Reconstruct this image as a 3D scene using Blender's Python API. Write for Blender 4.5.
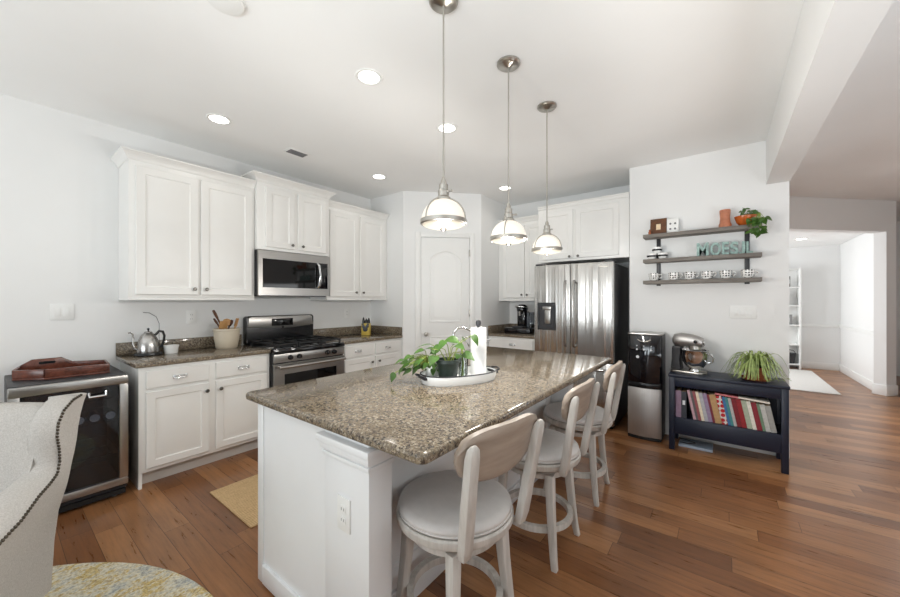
import bpy, bmesh, math, random
from mathutils import Vector, Matrix
PI = math.pi
R = math.radians
scene = bpy.context.scene
COL = scene.collection
for o in list(bpy.data.objects):
    bpy.data.objects.remove(o)

# ------------------------------------------------------------------ camera
cam_d = bpy.data.cameras.new('camera')
cam_d.sensor_width = 36.0
cam_d.lens = 355.2 / 900 * 36.0
cam_d.shift_y = 1.9 / 900
cam_d.clip_start = 0.05
cam = bpy.data.objects.new('camera', cam_d)
COL.objects.link(cam)
cam.location = (0, 0, 1.37)
cam.rotation_euler = (R(90), 0, R(37.5))
scene.camera = cam

# ------------------------------------------------------------------ world, light, exposure
world = bpy.data.worlds.new('world')
scene.world = world
world.use_nodes = True
bg = world.node_tree.nodes['Background']
bg.inputs['Color'].default_value = (0.86, 0.93, 1.0, 1)
bg.inputs['Strength'].default_value = 1.0


def area(name, loc, rot, sx, sy, power, color=(1, 1, 1)):
    d = bpy.data.lights.new(name, 'AREA')
    d.shape = 'RECTANGLE'
    d.size, d.size_y = sx, sy
    d.energy = power
    d.color = color
    o = bpy.data.objects.new(name, d)
    COL.objects.link(o)
    o.location = loc
    o.rotation_euler = rot
    return o


# daylight standing in the window openings of the room behind the camera and of the dining room
area('daylight_patio_door', (-1.2, -6.78, 1.05), (R(120), 0, 0), 3.0, 2.0, 58, (0.88, 0.95, 1.0))
area('daylight_rear_window', (2.0, -6.78, 1.4), (R(120), 0, 0), 2.2, 1.4, 8, (0.90, 0.96, 1.0))
area('daylight_dining_window', (-1.42, 8.3, 1.5), (R(100), 0, R(-90)), 1.6, 1.5, 62, (0.95, 0.98, 1.0))
# added fill lamps out of view behind and beside the camera, brightening the ceiling
area('ceiling_fill_behind', (-1.5, -2.5, 1.0), (R(165), 0, 0), 3.0, 2.5, 84, (0.86, 0.955, 1.0))
area('ceiling_fill_beside', (2.5, 0.5, 0.6), (R(180), 0, 0), 2.5, 3.0, 82, (0.86, 0.955, 1.0))
fl = bpy.data.lights.new('ceiling_fill_spot', 'SPOT')  # added spot out of view, aimed up to brighten the kitchen ceiling
fl.energy = 138
fl.color = (0.86, 0.955, 1.0)
fl.spot_size = R(75)
fl.spot_blend = 1.0
fl.shadow_soft_size = 0.35
flo = bpy.data.objects.new('ceiling_fill_spot', fl)
COL.objects.link(flo)
flo.location = (0.1, -1.3, 1.25)
flo.rotation_euler = (Vector((-1.3, 2.9, 3.6)) - Vector(flo.location)).to_track_quat('-Z', 'Y').to_euler()
area('hall_floor_fill', (2.5, 5.5, 1.2), (R(50), 0, R(135)), 2.0, 1.6, 26, (0.95, 0.98, 1.0))  # added fill lamp hanging free in the hall, brightens its floor; no window here
CAN_POWER = 2.2
PENDANT_POWER = 15

vs = scene.view_settings
vs.view_transform = 'Standard'
vs.look = 'None'
vs.exposure = 0.14
vs.gamma = 1.0
vs.use_curve_mapping = False
cy = scene.cycles
cy.max_bounces = 8
cy.diffuse_bounces = 5
cy.glossy_bounces = 4
cy.transmission_bounces = 6
cy.transparent_max_bounces = 8
cy.caustics_reflective = False
cy.caustics_refractive = False
cy.sample_clamp_indirect = 6.0


# ------------------------------------------------------------------ materials
def srgb(r, g, b):
    def f(c):
        c /= 255.0
        return c / 12.92 if c <= 0.04045 else ((c + 0.055) / 1.055) ** 2.4
    return (f(r), f(g), f(b), 1.0)


def new_mat(name):
    m = bpy.data.materials.new(name)
    m.use_nodes = True
    nt = m.node_tree
    return m, nt, nt.nodes['Principled BSDF']


def coords(nt, scale=(1, 1, 1), gen='Object'):
    tc = nt.nodes.new('ShaderNodeTexCoord')
    mp = nt.nodes.new('ShaderNodeMapping')
    mp.inputs['Scale'].default_value = scale
    nt.links.new(tc.outputs[gen], mp.inputs['Vector'])
    return mp.outputs['Vector']


def noise(nt, vec, scale, detail=2.0, rough=0.5):
    n = nt.nodes.new('ShaderNodeTexNoise')
    n.inputs['Scale'].default_value = scale
    n.inputs['Detail'].default_value = detail
    n.inputs['Roughness'].default_value = rough
    nt.links.new(vec, n.inputs['Vector'])
    return n.outputs['Fac']


def ramp(nt, fac, stops, mode='LINEAR'):
    r = nt.nodes.new('ShaderNodeValToRGB')
    r.color_ramp.interpolation = mode
    e = r.color_ramp.elements
    while len(e) < len(stops):
        e.new(0.5)
    for k, (p, c) in enumerate(stops):
        e[k].position = p
        e[k].color = c
    nt.links.new(fac, r.inputs['Fac'])
    return r.outputs['Color']


def mixc(nt, fac, a, b, blend='MIX'):
    m = nt.nodes.new('ShaderNodeMix')
    m.data_type = 'RGBA'
    m.blend_type = blend
    for sock, v in ((m.inputs[0], fac), (m.inputs[6], a), (m.inputs[7], b)):
        if hasattr(v, 'is_output'):
            nt.links.new(v, sock)
        else:
            sock.default_value = v
    return m.outputs[2]


def bump(nt, bsdf, height, strength=0.2, dist=0.01):
    b = nt.nodes.new('ShaderNodeBump')
    b.inputs['Strength'].default_value = strength
    b.inputs['Distance'].default_value = dist
    nt.links.new(height, b.inputs['Height'])
    nt.links.new(b.outputs['Normal'], bsdf.inputs['Normal'])


def lum(c, k):
    return (min(1, c[0] * k), min(1, c[1] * k), min(1, c[2] * k), 1)


def mat(name, rgb, rough=0.5, metal=0.0, vary=0.06, scale=(1, 1, 1), nscale=6.0, bumps=0.0, bdist=0.003, coat=0.0, sheen=0.0):
    m, nt, b = new_mat(name)
    c = srgb(*rgb)
    v = coords(nt, scale)
    f = noise(nt, v, nscale, 3)
    col = ramp(nt, f, [(0.3, lum(c, 1 - vary)), (0.7, lum(c, 1 + vary))])
    nt.links.new(col, b.inputs['Base Color'])
    b.inputs['Roughness'].default_value = rough
    b.inputs['Metallic'].default_value = metal
    b.inputs['Coat Weight'].default_value = coat
    b.inputs['Sheen Weight'].default_value = sheen
    if bumps:
        bump(nt, b, f, bumps, bdist)
    return m


def emit_mat(name, rgb, strength, base=(255, 255, 255)):
    m, nt, b = new_mat(name)
    b.inputs['Base Color'].default_value = srgb(*base)
    b.inputs['Roughness'].default_value = 0.3
    b.inputs['Emission Color'].default_value = srgb(*rgb)
    b.inputs['Emission Strength'].default_value = strength
    return m


def glass_mat(name, tint, clear, rough=0.02):
    """thin pane: tinted see-through mixed with a mirror coat by Fresnel"""
    m = bpy.data.materials.new(name)
    m.use_nodes = True
    nt = m.node_tree
    nt.nodes.clear()
    out = nt.nodes.new('ShaderNodeOutputMaterial')
    tr = nt.nodes.new('ShaderNodeBsdfTransparent')
    tr.inputs['Color'].default_value = tint
    gl = nt.nodes.new('ShaderNodeBsdfGlossy')
    gl.inputs['Roughness'].default_value = rough
    fr = nt.nodes.new('ShaderNodeFresnel')
    fr.inputs['IOR'].default_value = clear
    mx = nt.nodes.new('ShaderNodeMixShader')
    nt.links.new(fr.outputs[0], mx.inputs[0])
    nt.links.new(tr.outputs[0], mx.inputs[1])
    nt.links.new(gl.outputs[0], mx.inputs[2])
    nt.links.new(mx.outputs[0], out.inputs['Surface'])
    return m


def make_floor_mat():
    m, nt, b = new_mat('hickory_planks')
    L = nt.links

    def math_(op, a, b_=None, c_=None):
        n = nt.nodes.new('ShaderNodeMath')
        n.operation = op
        for k, v_ in enumerate((a, b_, c_)):
            if v_ is None:
                continue
            if hasattr(v_, 'is_output'):
                L.new(v_, n.inputs[k])
            else:
                n.inputs[k].default_value = v_
        return n.outputs[0]

    def wn(x, y=None):
        n = nt.nodes.new('ShaderNodeTexWhiteNoise')
        n.noise_dimensions = '2D'
        cb = nt.nodes.new('ShaderNodeCombineXYZ')
        L.new(x, cb.inputs[0])
        if y is not None:
            L.new(y, cb.inputs[1])
        L.new(cb.outputs[0], n.inputs['Vector'])
        return n.outputs['Value']

    sep = nt.nodes.new('ShaderNodeSeparateXYZ')
    L.new(coords(nt), sep.inputs[0])
    X, Y = sep.outputs[0], sep.outputs[1]
    ry = math_('DIVIDE', Y, 0.127)
    row = math_('FLOOR', ry)
    rx = math_('ADD', math_('DIVIDE', X, 1.05), math_('MULTIPLY', wn(row), 7.3))
    col_ = math_('FLOOR', rx)
    rnd_ = wn(row, col_)
    fy = math_('FRACT', ry)
    fx = math_('FRACT', rx)
    dy = math_('MULTIPLY', math_('MINIMUM', fy, math_('SUBTRACT', 1.0, fy)), 0.127)
    dx = math_('MULTIPLY', math_('MINIMUM', fx, math_('SUBTRACT', 1.0, fx)), 1.05)
    seam = math_('LESS_THAN', math_('MINIMUM', dx, dy), 0.0011)
    tone = ramp(nt, rnd_, [(0.0, srgb(118, 76, 46)), (0.3, srgb(138, 92, 58)), (0.7, srgb(150, 104, 67)), (1.0, srgb(172, 124, 84))])
    cb = nt.nodes.new('ShaderNodeCombineXYZ')
    L.new(math_('ADD', math_('MULTIPLY', X, 1.3), math_('MULTIPLY', rnd_, 31.0)), cb.inputs[0])
    L.new(math_('MULTIPLY', Y, 15.0), cb.inputs[1])
    g = noise(nt, cb.outputs[0], 2.6, 7, 0.66)
    grain = ramp(nt, g, [(0.26, (0.56, 0.53, 0.50, 1)), (0.5, (0.98, 0.97, 0.96, 1)), (0.78, (1.28, 1.26, 1.22, 1))])
    c = mixc(nt, 0.9, tone, grain, 'MULTIPLY')
    blot = noise(nt, coords(nt, (1, 2.5, 1)), 2.2, 3)
    c = mixc(nt, 0.5, c, ramp(nt, blot, [(0.3, (0.72, 0.72, 0.73, 1)), (0.7, (1.15, 1.14, 1.12, 1))]), 'MULTIPLY')
    c = mixc(nt, seam, c, srgb(58, 34, 22))
    L.new(c, b.inputs['Base Color'])
    rr = nt.nodes.new('ShaderNodeMapRange')
    rr.inputs['To Min'].default_value = 0.20
    rr.inputs['To Max'].default_value = 0.40
    L.new(g, rr.inputs['Value'])
    L.new(rr.outputs[0], b.inputs['Roughness'])
    bump(nt, b, g, 0.15, 0.003)
    return m


def make_granite():
    m, nt, b = new_mat('speckled_granite')
    v = coords(nt, (1, 1, 1))
    wob = noise(nt, v, 60, 2)
    vo = nt.nodes.new('ShaderNodeTexVoronoi')
    vo.inputs['Scale'].default_value = 128
    nt.links.new(v, vo.inputs['Vector'])
    sep = nt.nodes.new('ShaderNodeSeparateColor')
    nt.links.new(vo.outputs['Color'], sep.inputs[0])
    c1 = ramp(nt, sep.outputs[0], [(0.0, srgb(40, 38, 41)), (0.15, srgb(104, 92, 80)), (0.36, srgb(126, 113, 95)), (0.62, srgb(147, 132, 109)), (0.86, srgb(177, 165, 145))], 'CONSTANT')
    vo2 = nt.nodes.new('ShaderNodeTexVoronoi')
    vo2.inputs['Scale'].default_value = 240
    nt.links.new(v, vo2.inputs['Vector'])
    sep2 = nt.nodes.new('ShaderNodeSeparateColor')
    nt.links.new(vo2.outputs['Color'], sep2.inputs[0])
    c2 = ramp(nt, sep2.outputs[1], [(0.0, srgb(44, 42, 46)), (0.16, srgb(109, 96, 82)), (0.6, srgb(135, 122, 101)), (0.88, srgb(181, 171, 156))], 'CONSTANT')
    c = mixc(nt, 0.40, c1, c2)
    big = noise(nt, v, 9, 4)
    c = mixc(nt, 0.5, c, ramp(nt, big, [(0.35, (0.72, 0.71, 0.70, 1)), (0.65, (1.0, 1.0, 1.0, 1))]), 'MULTIPLY')
    nt.links.new(c, b.inputs['Base Color'])
    b.inputs['Roughness'].default_value = 0.09
    return m


def make_steel(name, rgb=(176, 174, 171), rough=0.24, vertical=True, wav=0.0):
    m, nt, b = new_mat(name)
    sc = (90, 90, 1.2) if vertical else (1.5, 1.5, 110)
    v = coords(nt, sc)
    f = noise(nt, v, 3.0, 3)
    c = srgb(*rgb)
    nt.links.new(ramp(nt, f, [(0.2, lum(c, 0.9)), (0.8, lum(c, 1.08))]), b.inputs['Base Color'])
    b.inputs['Metallic'].default_value = 1.0
    b.inputs['Roughness'].default_value = rough
    if wav:
        w = noise(nt, coords(nt, (1, 0.2, 0.012)), 11.0, 2)
        bump(nt, b, w, wav, 0.05)
    return m


def make_polka(name, ground, dot, scale, thr):
    m, nt, b = new_mat(name)
    vo = nt.nodes.new('ShaderNodeTexVoronoi')
    vo.inputs['Scale'].default_value = scale
    vo.inputs['Randomness'].default_value = 0.15
    nt.links.new(coords(nt), vo.inputs['Vector'])
    nt.links.new(ramp(nt, vo.outputs['Distance'], [(0.0, srgb(*dot)), (thr, srgb(*ground))], 'CONSTANT'), b.inputs['Base Color'])
    b.inputs['Roughness'].default_value = 0.2
    return m


def make_rug():
    m, nt, b = new_mat('abstract_rug')
    v = coords(nt, (1, 0.6, 1))
    n1 = noise(nt, v, 8.5, 8, 0.85)
    n2 = noise(nt, coords(nt, (1, 1, 1)), 80, 3, 0.7)
    c = ramp(nt, n1, [(0.30, srgb(120, 132, 146)), (0.42, srgb(176, 178, 176)), (0.50, srgb(212, 206, 190)), (0.57, srgb(186, 160, 92)), (0.66, srgb(205, 196, 172)), (0.74, srgb(140, 150, 158))])
    c = mixc(nt, 0.55, c, ramp(nt, n2, [(0.35, srgb(110, 110, 106)), (0.5, srgb(200, 196, 184)), (0.66, srgb(240, 236, 226))]), 'OVERLAY')
    nt.links.new(c, b.inputs['Base Color'])
    b.inputs['Roughness'].default_value = 0.95
    bump(nt, b, n2, 0.5, 0.004)
    return m


def make_weave(name, c0, c1, sc, wave=True):
    m, nt, b = new_mat(name)
    v = coords(nt)
    n = noise(nt, v, sc, 2, 0.7)
    f = n
    if wave:
        w = nt.nodes.new('ShaderNodeTexWave')
        w.inputs['Scale'].default_value = sc * 0.35
        w.inputs['Distortion'].default_value = 3
        nt.links.new(v, w.inputs['Vector'])
        f = mixc(nt, 0.5, n, w.outputs['Fac'])
    nt.links.new(ramp(nt, f, [(0.25, srgb(*c0)), (0.7, srgb(*c1))]), b.inputs['Base Color'])
    b.inputs['Roughness'].default_value = 0.92
    bump(nt, b, n, 0.4, 0.003)
    return m


def make_wood(name, c0, c1, scale=(1, 12, 12), rough=0.5, nscale=3.0):
    m, nt, b = new_mat(name)
    f = noise(nt, coords(nt, scale), nscale, 5, 0.6)
    nt.links.new(ramp(nt, f, [(0.3, srgb(*c0)), (0.7, srgb(*c1))]), b.inputs['Base Color'])
    b.inputs['Roughness'].default_value = rough
    bump(nt, b, f, 0.15, 0.002)
    return m


M = {
    'wall': mat('wall_paint', (234, 234, 233), 0.75, vary=0.012, nscale=2),
    'ceiling': mat('ceiling_paint', (243, 243, 242), 0.85, vary=0.012, nscale=2),
    'trim': mat('trim_paint', (236, 236, 234), 0.4, vary=0.01),
    'cab': mat('cabinet_paint', (234, 233, 230), 0.33, vary=0.012),
    'island': mat('island_paint', (232, 233, 234), 0.36, vary=0.012),
    'toe': mat('toe_kick_paint', (205, 200, 194), 0.5),
    'floor': make_floor_mat(),
    'granite': make_granite(),
    'steel': make_steel('brushed_steel', wav=0.10),
    'steel_h': make_steel('brushed_steel_level', vertical=False, rough=0.28),
    'fridge': make_steel('fridge_steel', (206, 205, 203), 0.27, wav=0.6),
    'steel_soft': make_steel('satin_steel', (196, 194, 192), rough=0.48),
    'nickel': mat('brushed_nickel', (186, 182, 175), 0.28, 1.0),
    'pewter': mat('pewter', (112, 109, 104), 0.3, 1.0),
    'chrome': mat('chrome', (214, 214, 214), 0.08, 1.0, vary=0.02),
    'black': mat('black_enamel', (20, 20, 22), 0.25),
    'blackgloss': mat('black_gloss', (9, 9, 14), 0.06, coat=0.5),
    'dark': mat('dark_grey_metal', (44, 44, 47), 0.45),
    'iron': mat('cast_iron', (26, 26, 28), 0.55),
    'blackglass': mat('black_oven_glass', (14, 14, 15), 0.04),
    'pane': glass_mat('tinted_pane', (0.66, 0.69, 0.74, 1), 1.6),
    'clear': glass_mat('clear_glass', (0.93, 0.96, 0.95, 1), 1.38),
    'can': emit_mat('recessed_lamp', (255, 251, 243), 6.0),
    'shade': emit_mat('opal_glass', (255, 246, 230), 0.60, (176, 172, 164)),
    'diffuser': emit_mat('opal_glass_lit', (255, 243, 220), 0.48, (84, 80, 73)),
    'stoolwood': make_wood('whitewashed_wood', (182, 177, 170), (216, 212, 206), (10, 10, 1), 0.45),
    'stoolback': make_wood('taupe_wood', (148, 134, 121), (172, 157, 143), (8, 1.2, 8), 0.42),
    'cushion': mat('grey_leatherette', (210, 206, 203), 0.45, vary=0.03, nscale=30, bumps=0.05),
    'linen': make_weave('oatmeal_linen', (170, 165, 159), (199, 195, 190), 230, False),
    'nail': mat('bronze_nailhead', (82, 76, 68), 0.35, 1.0),
    'darkwood': make_wood('dark_leg_wood', (46, 32, 24), (64, 46, 34)),
    'rug': make_rug(),
    'jute': make_weave('jute_weave', (176, 143, 100), (226, 193, 146), 55),
    'whiterug': mat('white_rug_pile', (232, 230, 226), 0.95, nscale=60, bumps=0.4),
    'navy': mat('navy_paint', (23, 30, 48), 0.38, vary=0.08),
    'shelfwood': make_wood('weathered_shelf_wood', (98, 93, 88), (134, 127, 119), (1.5, 14, 14), 0.6),
    'traywood': make_wood('mahogany', (74, 38, 28), (118, 66, 50), (3, 10, 10), 0.25),
    'white': mat('white_glaze', (240, 240, 238), 0.22, vary=0.015),
    'paper': mat('paper_towel', (243, 243, 242), 0.9, vary=0.02, nscale=60, bumps=0.15),
    'enamel': mat('white_enamel', (238, 239, 238), 0.25, vary=0.015),
    'stoneware': mat('cream_stoneware', (206, 194, 174), 0.4, vary=0.05),
    'utwood': make_wood('utensil_wood', (168, 122, 74), (204, 162, 108), (8, 8, 2)),
    'utdark': make_wood('dark_utensil_wood', (74, 48, 34), (104, 70, 50), (8, 8, 2)),
    'terracotta': mat('terracotta', (158, 88, 52), 0.55, vary=0.12),
    'potdark': mat('dark_green_pot', (38, 50, 44), 0.35, vary=0.25, nscale=40),
    'soil': mat('potting_soil', (50, 38, 28), 0.95, vary=0.3, nscale=60),
    'pothos': mat('pothos_leaf', (64, 98, 36), 0.35, vary=0.35, nscale=22),
    'spider': mat('spider_leaf', (158, 176, 106), 0.4, vary=0.38, nscale=34),
    'stem': mat('green_stem', (126, 142, 58), 0.5),
    'teal': mat('weathered_teal', (150, 176, 170), 0.7, vary=0.3, nscale=45),
    'polka': make_polka('polka_dot_glaze', (238, 237, 234), (28, 28, 32), 46, 0.33),
    'frame': make_wood('walnut_frame', (84, 50, 28), (112, 70, 40), (6, 6, 6)),
    'cream': mat('cream_print', (228, 204, 172), 0.7),
    'vase': mat('copper_pink_glaze', (190, 122, 92), 0.35, vary=0.2, nscale=18),
    'amber': mat('amber_glaze', (182, 92, 38), 0.2, vary=0.3, nscale=25),
    'yellow': mat('yellow_tin', (205, 178, 84), 0.4, vary=0.1),
    'water': mat('soap_green', (150, 160, 60), 0.15),
    'plate': mat('white_plastic', (236, 236, 234), 0.4, vary=0.01),
    'slot': mat('socket_grey', (120, 120, 122), 0.5),
    'rubber': mat('black_rubber', (16, 16, 17), 0.6),
    'label': mat('pale_label', (226, 228, 232), 0.5),
    'bluebox': mat('pale_blue_box', (176, 190, 206), 0.5),
}


# ------------------------------------------------------------------ mesh builder
class G:
    def __init__(self):
        self.bm = bmesh.new()

    def _merge(self, t, mtx=None):
        if mtx is not None:
            bmesh.ops.transform(t, matrix=mtx, verts=t.verts)
        me = bpy.data.meshes.new('tmp')
        t.to_mesh(me)
        t.free()
        self.bm.from_mesh(me)
        bpy.data.meshes.remove(me)
        return self

    def box(self, x0, x1, y0, y1, z0, z1, bev=0.0, seg=2, mtx=None):
        t = bmesh.new()
        bmesh.ops.create_cube(t, size=1.0)
        bmesh.ops.transform(t, matrix=Matrix.Translation(((x0 + x1) / 2, (y0 + y1) / 2, (z0 + z1) / 2)) @ Matrix.Diagonal((abs(x1 - x0), abs(y1 - y0), abs(z1 - z0), 1)), verts=t.verts)
        if bev:
            bmesh.ops.bevel(t, geom=list(t.edges), offset=bev, segments=seg, affect='EDGES', profile=0.5)
        return self._merge(t, mtx)

    def lathe(self, prof, n=32, mtx=None, cap=True):
        """prof: list of (r, z) turned round the z axis"""
        t = bmesh.new()
        rings = []
        for (r, z) in prof:
            if r < 1e-6:
                rings.append([t.verts.new((0, 0, z))])
            else:
                rings.append([t.verts.new((r * math.cos(2 * PI * k / n), r * math.sin(2 * PI * k / n), z)) for k in range(n)])
        for a, b in zip(rings, rings[1:]):
            for k in range(n):
                k2 = (k + 1) % n
                if len(a) == 1 and len(b) == 1:
                    continue
                if len(a) == 1:
                    t.faces.new((a[0], b[k2], b[k]))
                elif len(b) == 1:
                    t.faces.new((a[k], a[k2], b[0]))
                else:
                    t.faces.new((a[k], a[k2], b[k2], b[k]))
        if cap:
            if len(rings[0]) > 1:
                t.faces.new(list(reversed(rings[0])))
            if len(rings[-1]) > 1:
                t.faces.new(rings[-1])
        bmesh.ops.recalc_face_normals(t, faces=t.faces)
        return self._merge(t, mtx)

    def tube(self, pts, r, n=10, closed=False, mtx=None, flat=None):
        """round tube along pts; r a number or a list; flat = (a, b) scales the section"""
        t = bmesh.new()
        pts = [Vector(p) for p in pts]
        N = len(pts)
        rs = r if isinstance(r, (list, tuple)) else [r] * N
        rings = []
        up = None
        for i, p in enumerate(pts):
            if closed:
                d = (pts[(i + 1) % N] - pts[i - 1]).normalized()
            else:
                d = (pts[min(i + 1, N - 1)] - pts[max(i - 1, 0)]).normalized()
            if up is None:
                up = Vector((0, 0, 1)) if abs(d.z) < 0.9 else Vector((1, 0, 0))
            s = d.cross(up).normalized()
            u = s.cross(d).normalized()
            up = u
            fa, fb = flat or (1, 1)
            rings.append([t.verts.new(p + s * rs[i] * fa * math.cos(2 * PI * k / n) + u * rs[i] * fb * math.sin(2 * PI * k / n)) for k in range(n)])
        prs = list(zip(rings, rings[1:]))
        if closed:
            prs.append((rings[-1], rings[0]))
        for a, b in prs:
            for k in range(n):
                t.faces.new((a[k], a[(k + 1) % n], b[(k + 1) % n], b[k]))
        if not closed:
            t.faces.new(list(reversed(rings[0])))
            t.faces.new(rings[-1])
        bmesh.ops.recalc_face_normals(t, faces=t.faces)
        return self._merge(t, mtx)

    def loft(self, secs, mtx=None, bev=0.0):
        """secs: list of (centre, half x, half y): level rectangles joined upwards"""
        t = bmesh.new()
        rings = []
        for (c, hx, hy) in secs:
            rings.append([t.verts.new((c[0] + sx * hx, c[1] + sy * hy, c[2])) for sx, sy in ((-1, -1), (1, -1), (1, 1), (-1, 1))])
        for a, b in zip(rings, rings[1:]):
            for k in range(4):
                t.faces.new((a[k], a[(k + 1) % 4], b[(k + 1) % 4], b[k]))
        t.faces.new(list(reversed(rings[0])))
        t.faces.new(rings[-1])
        bmesh.ops.recalc_face_normals(t, faces=t.faces)
        if bev:
            es = [e for e in t.edges if len(e.link_faces) == 2 and e.calc_face_angle() > 0.8]
            bmesh.ops.bevel(t, geom=es, offset=bev, segments=2, affect='EDGES', profile=0.5)
        return self._merge(t, mtx)

    def prism(self, poly, z0, z1, bev=0.0, seg=2, mtx=None, only=None):
        t = bmesh.new()
        a = [t.verts.new((p[0], p[1], z0)) for p in poly]
        b = [t.verts.new((p[0], p[1], z1)) for p in poly]
        n = len(poly)
        t.faces.new(list(reversed(a)))
        t.faces.new(b)
        for k in range(n):
            t.faces.new((a[k], a[(k + 1) % n], b[(k + 1) % n], b[k]))
        bmesh.ops.recalc_face_normals(t, faces=t.faces)
        if bev:
            es = [e for e in t.edges if e.calc_face_angle() > 0.6]
            if only == 'top':
                es = [e for e in t.edges if abs(e.verts[0].co.z - e.verts[1].co.z) < 1e-6]
            bmesh.ops.bevel(t, geom=es, offset=bev, segments=seg, affect='EDGES', profile=0.5)
        return self._merge(t, mtx)

    def grid(self, rows, mtx=None, close=False):
        """rows: list of rows of points"""
        t = bmesh.new()
        vr = [[t.verts.new(p) for p in row] for row in rows]
        for a, b in zip(vr, vr[1:]):
            m = len(a)
            for k in range(m if close else m - 1):
                t.faces.new((a[k], a[(k + 1) % m], b[(k + 1) % m], b[k]))
        bmesh.ops.recalc_face_normals(t, faces=t.faces)
        return self._merge(t, mtx)

    def panel(self, x0, x1, z0, z1, yb, yf, frame=0.055, flat=False, mtx=None):
        """a raised-panel cabinet door facing -y: back at yb, front at yf (yf < yb)"""
        t = bmesh.new()
        d = 1.0
        if flat:
            loops = [(0, yb), (0, yf + 0.004), (0.004, yf)]
        else:
            loops = [(0, yb), (0, yf + 0.004), (0.004, yf), (frame, yf), (frame + 0.006, yf + 0.007), (frame + 0.012, yf + 0.007), (frame + 0.040, yf + 0.0005)]
        rs = []
        for (i, y) in loops:
            rs.append([t.verts.new(p) for p in ((x0 + i, y, z0 + i), (x1 - i, y, z0 + i), (x1 - i, y, z1 - i), (x0 + i, y, z1 - i))])
        for a, b in zip(rs, rs[1:]):
            for k in range(4):
                t.faces.new((a[k], a[(k + 1) % 4], b[(k + 1) % 4], b[k]))
        t.faces.new(rs[-1])
        t.faces.new(list(reversed(rs[0])))
        bmesh.ops.recalc_face_normals(t, faces=t.faces)
        return self._merge(t, mtx)


def obj(name, g, m, parent=None, smooth=35, loc=None, rot=None):
    me = bpy.data.meshes.new(name)
    g.bm.to_mesh(me)
    g.bm.free()
    me.materials.append(M[m] if isinstance(m, str) else m)
    if smooth:
        for p in me.polygons:
            p.use_smooth = True
        me.set_sharp_from_angle(angle=R(smooth))
    o = bpy.data.objects.new(name, me)
    COL.objects.link(o)
    if parent:
        o.parent = parent
    if loc:
        o.location = loc
    if rot:
        o.rotation_euler = rot
    return o


def tag(o, label, cat, group=None, kind=None):
    o['label'] = label
    o['category'] = cat
    if group:
        o['group'] = group
    if kind:
        o['kind'] = kind
    return o


def thing(name, label, cat, loc=(0, 0, 0), rotz=0.0, group=None):
    o = bpy.data.objects.new(name, None)
    o.empty_display_size = 0.1
    COL.objects.link(o)
    o.location = loc
    o.rotation_euler = (0, 0, rotz)
    return tag(o, label, cat, group)


def struct(name, g, m, parent=None, loc=None, rot=None):
    o = obj(name, g, m, parent, loc=loc, rot=rot)
    if not parent:
        o['kind'] = 'structure'
    return o


def dup(root, loc, rotz, label, group=None):
    r = root.copy()
    COL.objects.link(r)
    r.location = loc
    r.rotation_euler = (0, 0, rotz)
    r['label'] = label
    if group:
        r['group'] = group
    for ch in list(root.children):
        c = ch.copy()
        COL.objects.link(c)
        c.parent = r
        for g in ch.children:
            d = g.copy()
            COL.objects.link(d)
            d.parent = c
    return r


def T(x, y, z):
    return Matrix.Translation((x, y, z))


def RX(a):
    return Matrix.Rotation(a, 4, 'X')


def RY(a):
    return Matrix.Rotation(a, 4, 'Y')


def RZ(a):
    return Matrix.Rotation(a, 4, 'Z')


def rrect(x0, x1, y0, y1, r, n=6):
    P = []
    for cx, cy_, a0 in ((x1 - r, y1 - r, 0), (x0 + r, y1 - r, 90), (x0 + r, y0 + r, 180), (x1 - r, y0 + r, 270)):
        for k in range(n + 1):
            a = R(a0 + 90 * k / n)
            P.append((cx + r * math.cos(a), cy_ + r * math.sin(a)))
    return P


# ------------------------------------------------------------------ room shell
H = 2.80
WX = -3.955
C1 = (-3.31, 3.31)
C2 = (-2.575, 4.045)
BY = 4.85
SY = 4.24

struct('floor', G().box(-4.1, 4.7, -7.0, 10.3, -0.1, 0.0), 'floor')
struct('ceiling', G().box(-4.1, 4.7, -7.0, 10.3, H, H + 0.1), 'ceiling')
struct('wall_left', G().box(WX - 0.14, WX, -7.0, 3.31, 0, H), 'wall')
struct('wall_pantry', G().prism([(WX - 0.14, 3.31), C1, C2, (C2[0], 4.99), (WX - 0.14, 4.99)], 0, H), 'wall')
struct('wall_fridge', G().box(C2[0], -0.80, BY, 4.99, 0, H), 'wall')
struct('wall_shelf', G().box(-0.80, 0.46, SY, 4.99, 0, H), 'wall')
struct('wall_hall', G().box(0.32, 0.46, 4.99, 6.44, 0, H), 'wall')
struct('trim_1', G().box(0.308, 0.468, -6.8, SY, 2.405, H), 'wall')           # dropped beam
# rear wall with a patio door opening and a window opening, right wall with a window opening
g = G()
for x0, x1, z0, z1 in ((-4.1, -2.7, 0, H), (-2.7, 0.3, 2.2, H), (0.3, 0.9, 0, H), (0.9, 3.1, 0, 0.7), (0.9, 3.1, 2.2, H), (3.1, 4.7, 0, H)):
    g.box(x0, x1, -6.94, -6.8, z0, z1)
struct('wall_rear', g, 'wall')
g = G()
for y0, y1, z0, z1 in ((-6.8, 0.4, 0, H), (0.4, 2.6, 0, 0.75), (0.4, 2.6, 2.25, H), (2.6, 10.3, 0, H)):
    g.box(4.5, 4.64, y0, y1, z0, z1)
struct('wall_right', g, 'wall')
g = G()
for x in (-2.7, -1.25, -1.16, 0.25):
    g.box(x, x + 0.05, -6.92, -6.84, 0, 2.2)
g.box(-2.7, 0.3, -6.92, -6.84, 2.14, 2.2)
g.box(-2.7, 0.3, -6.92, -6.84, 0.0, 0.08)
struct('window_1', g, 'trim')
g = G()
for x in (0.9, 1.97, 3.05):
    g.box(x, x + 0.06, -6.92, -6.84, 0.7, 2.2)
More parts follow.
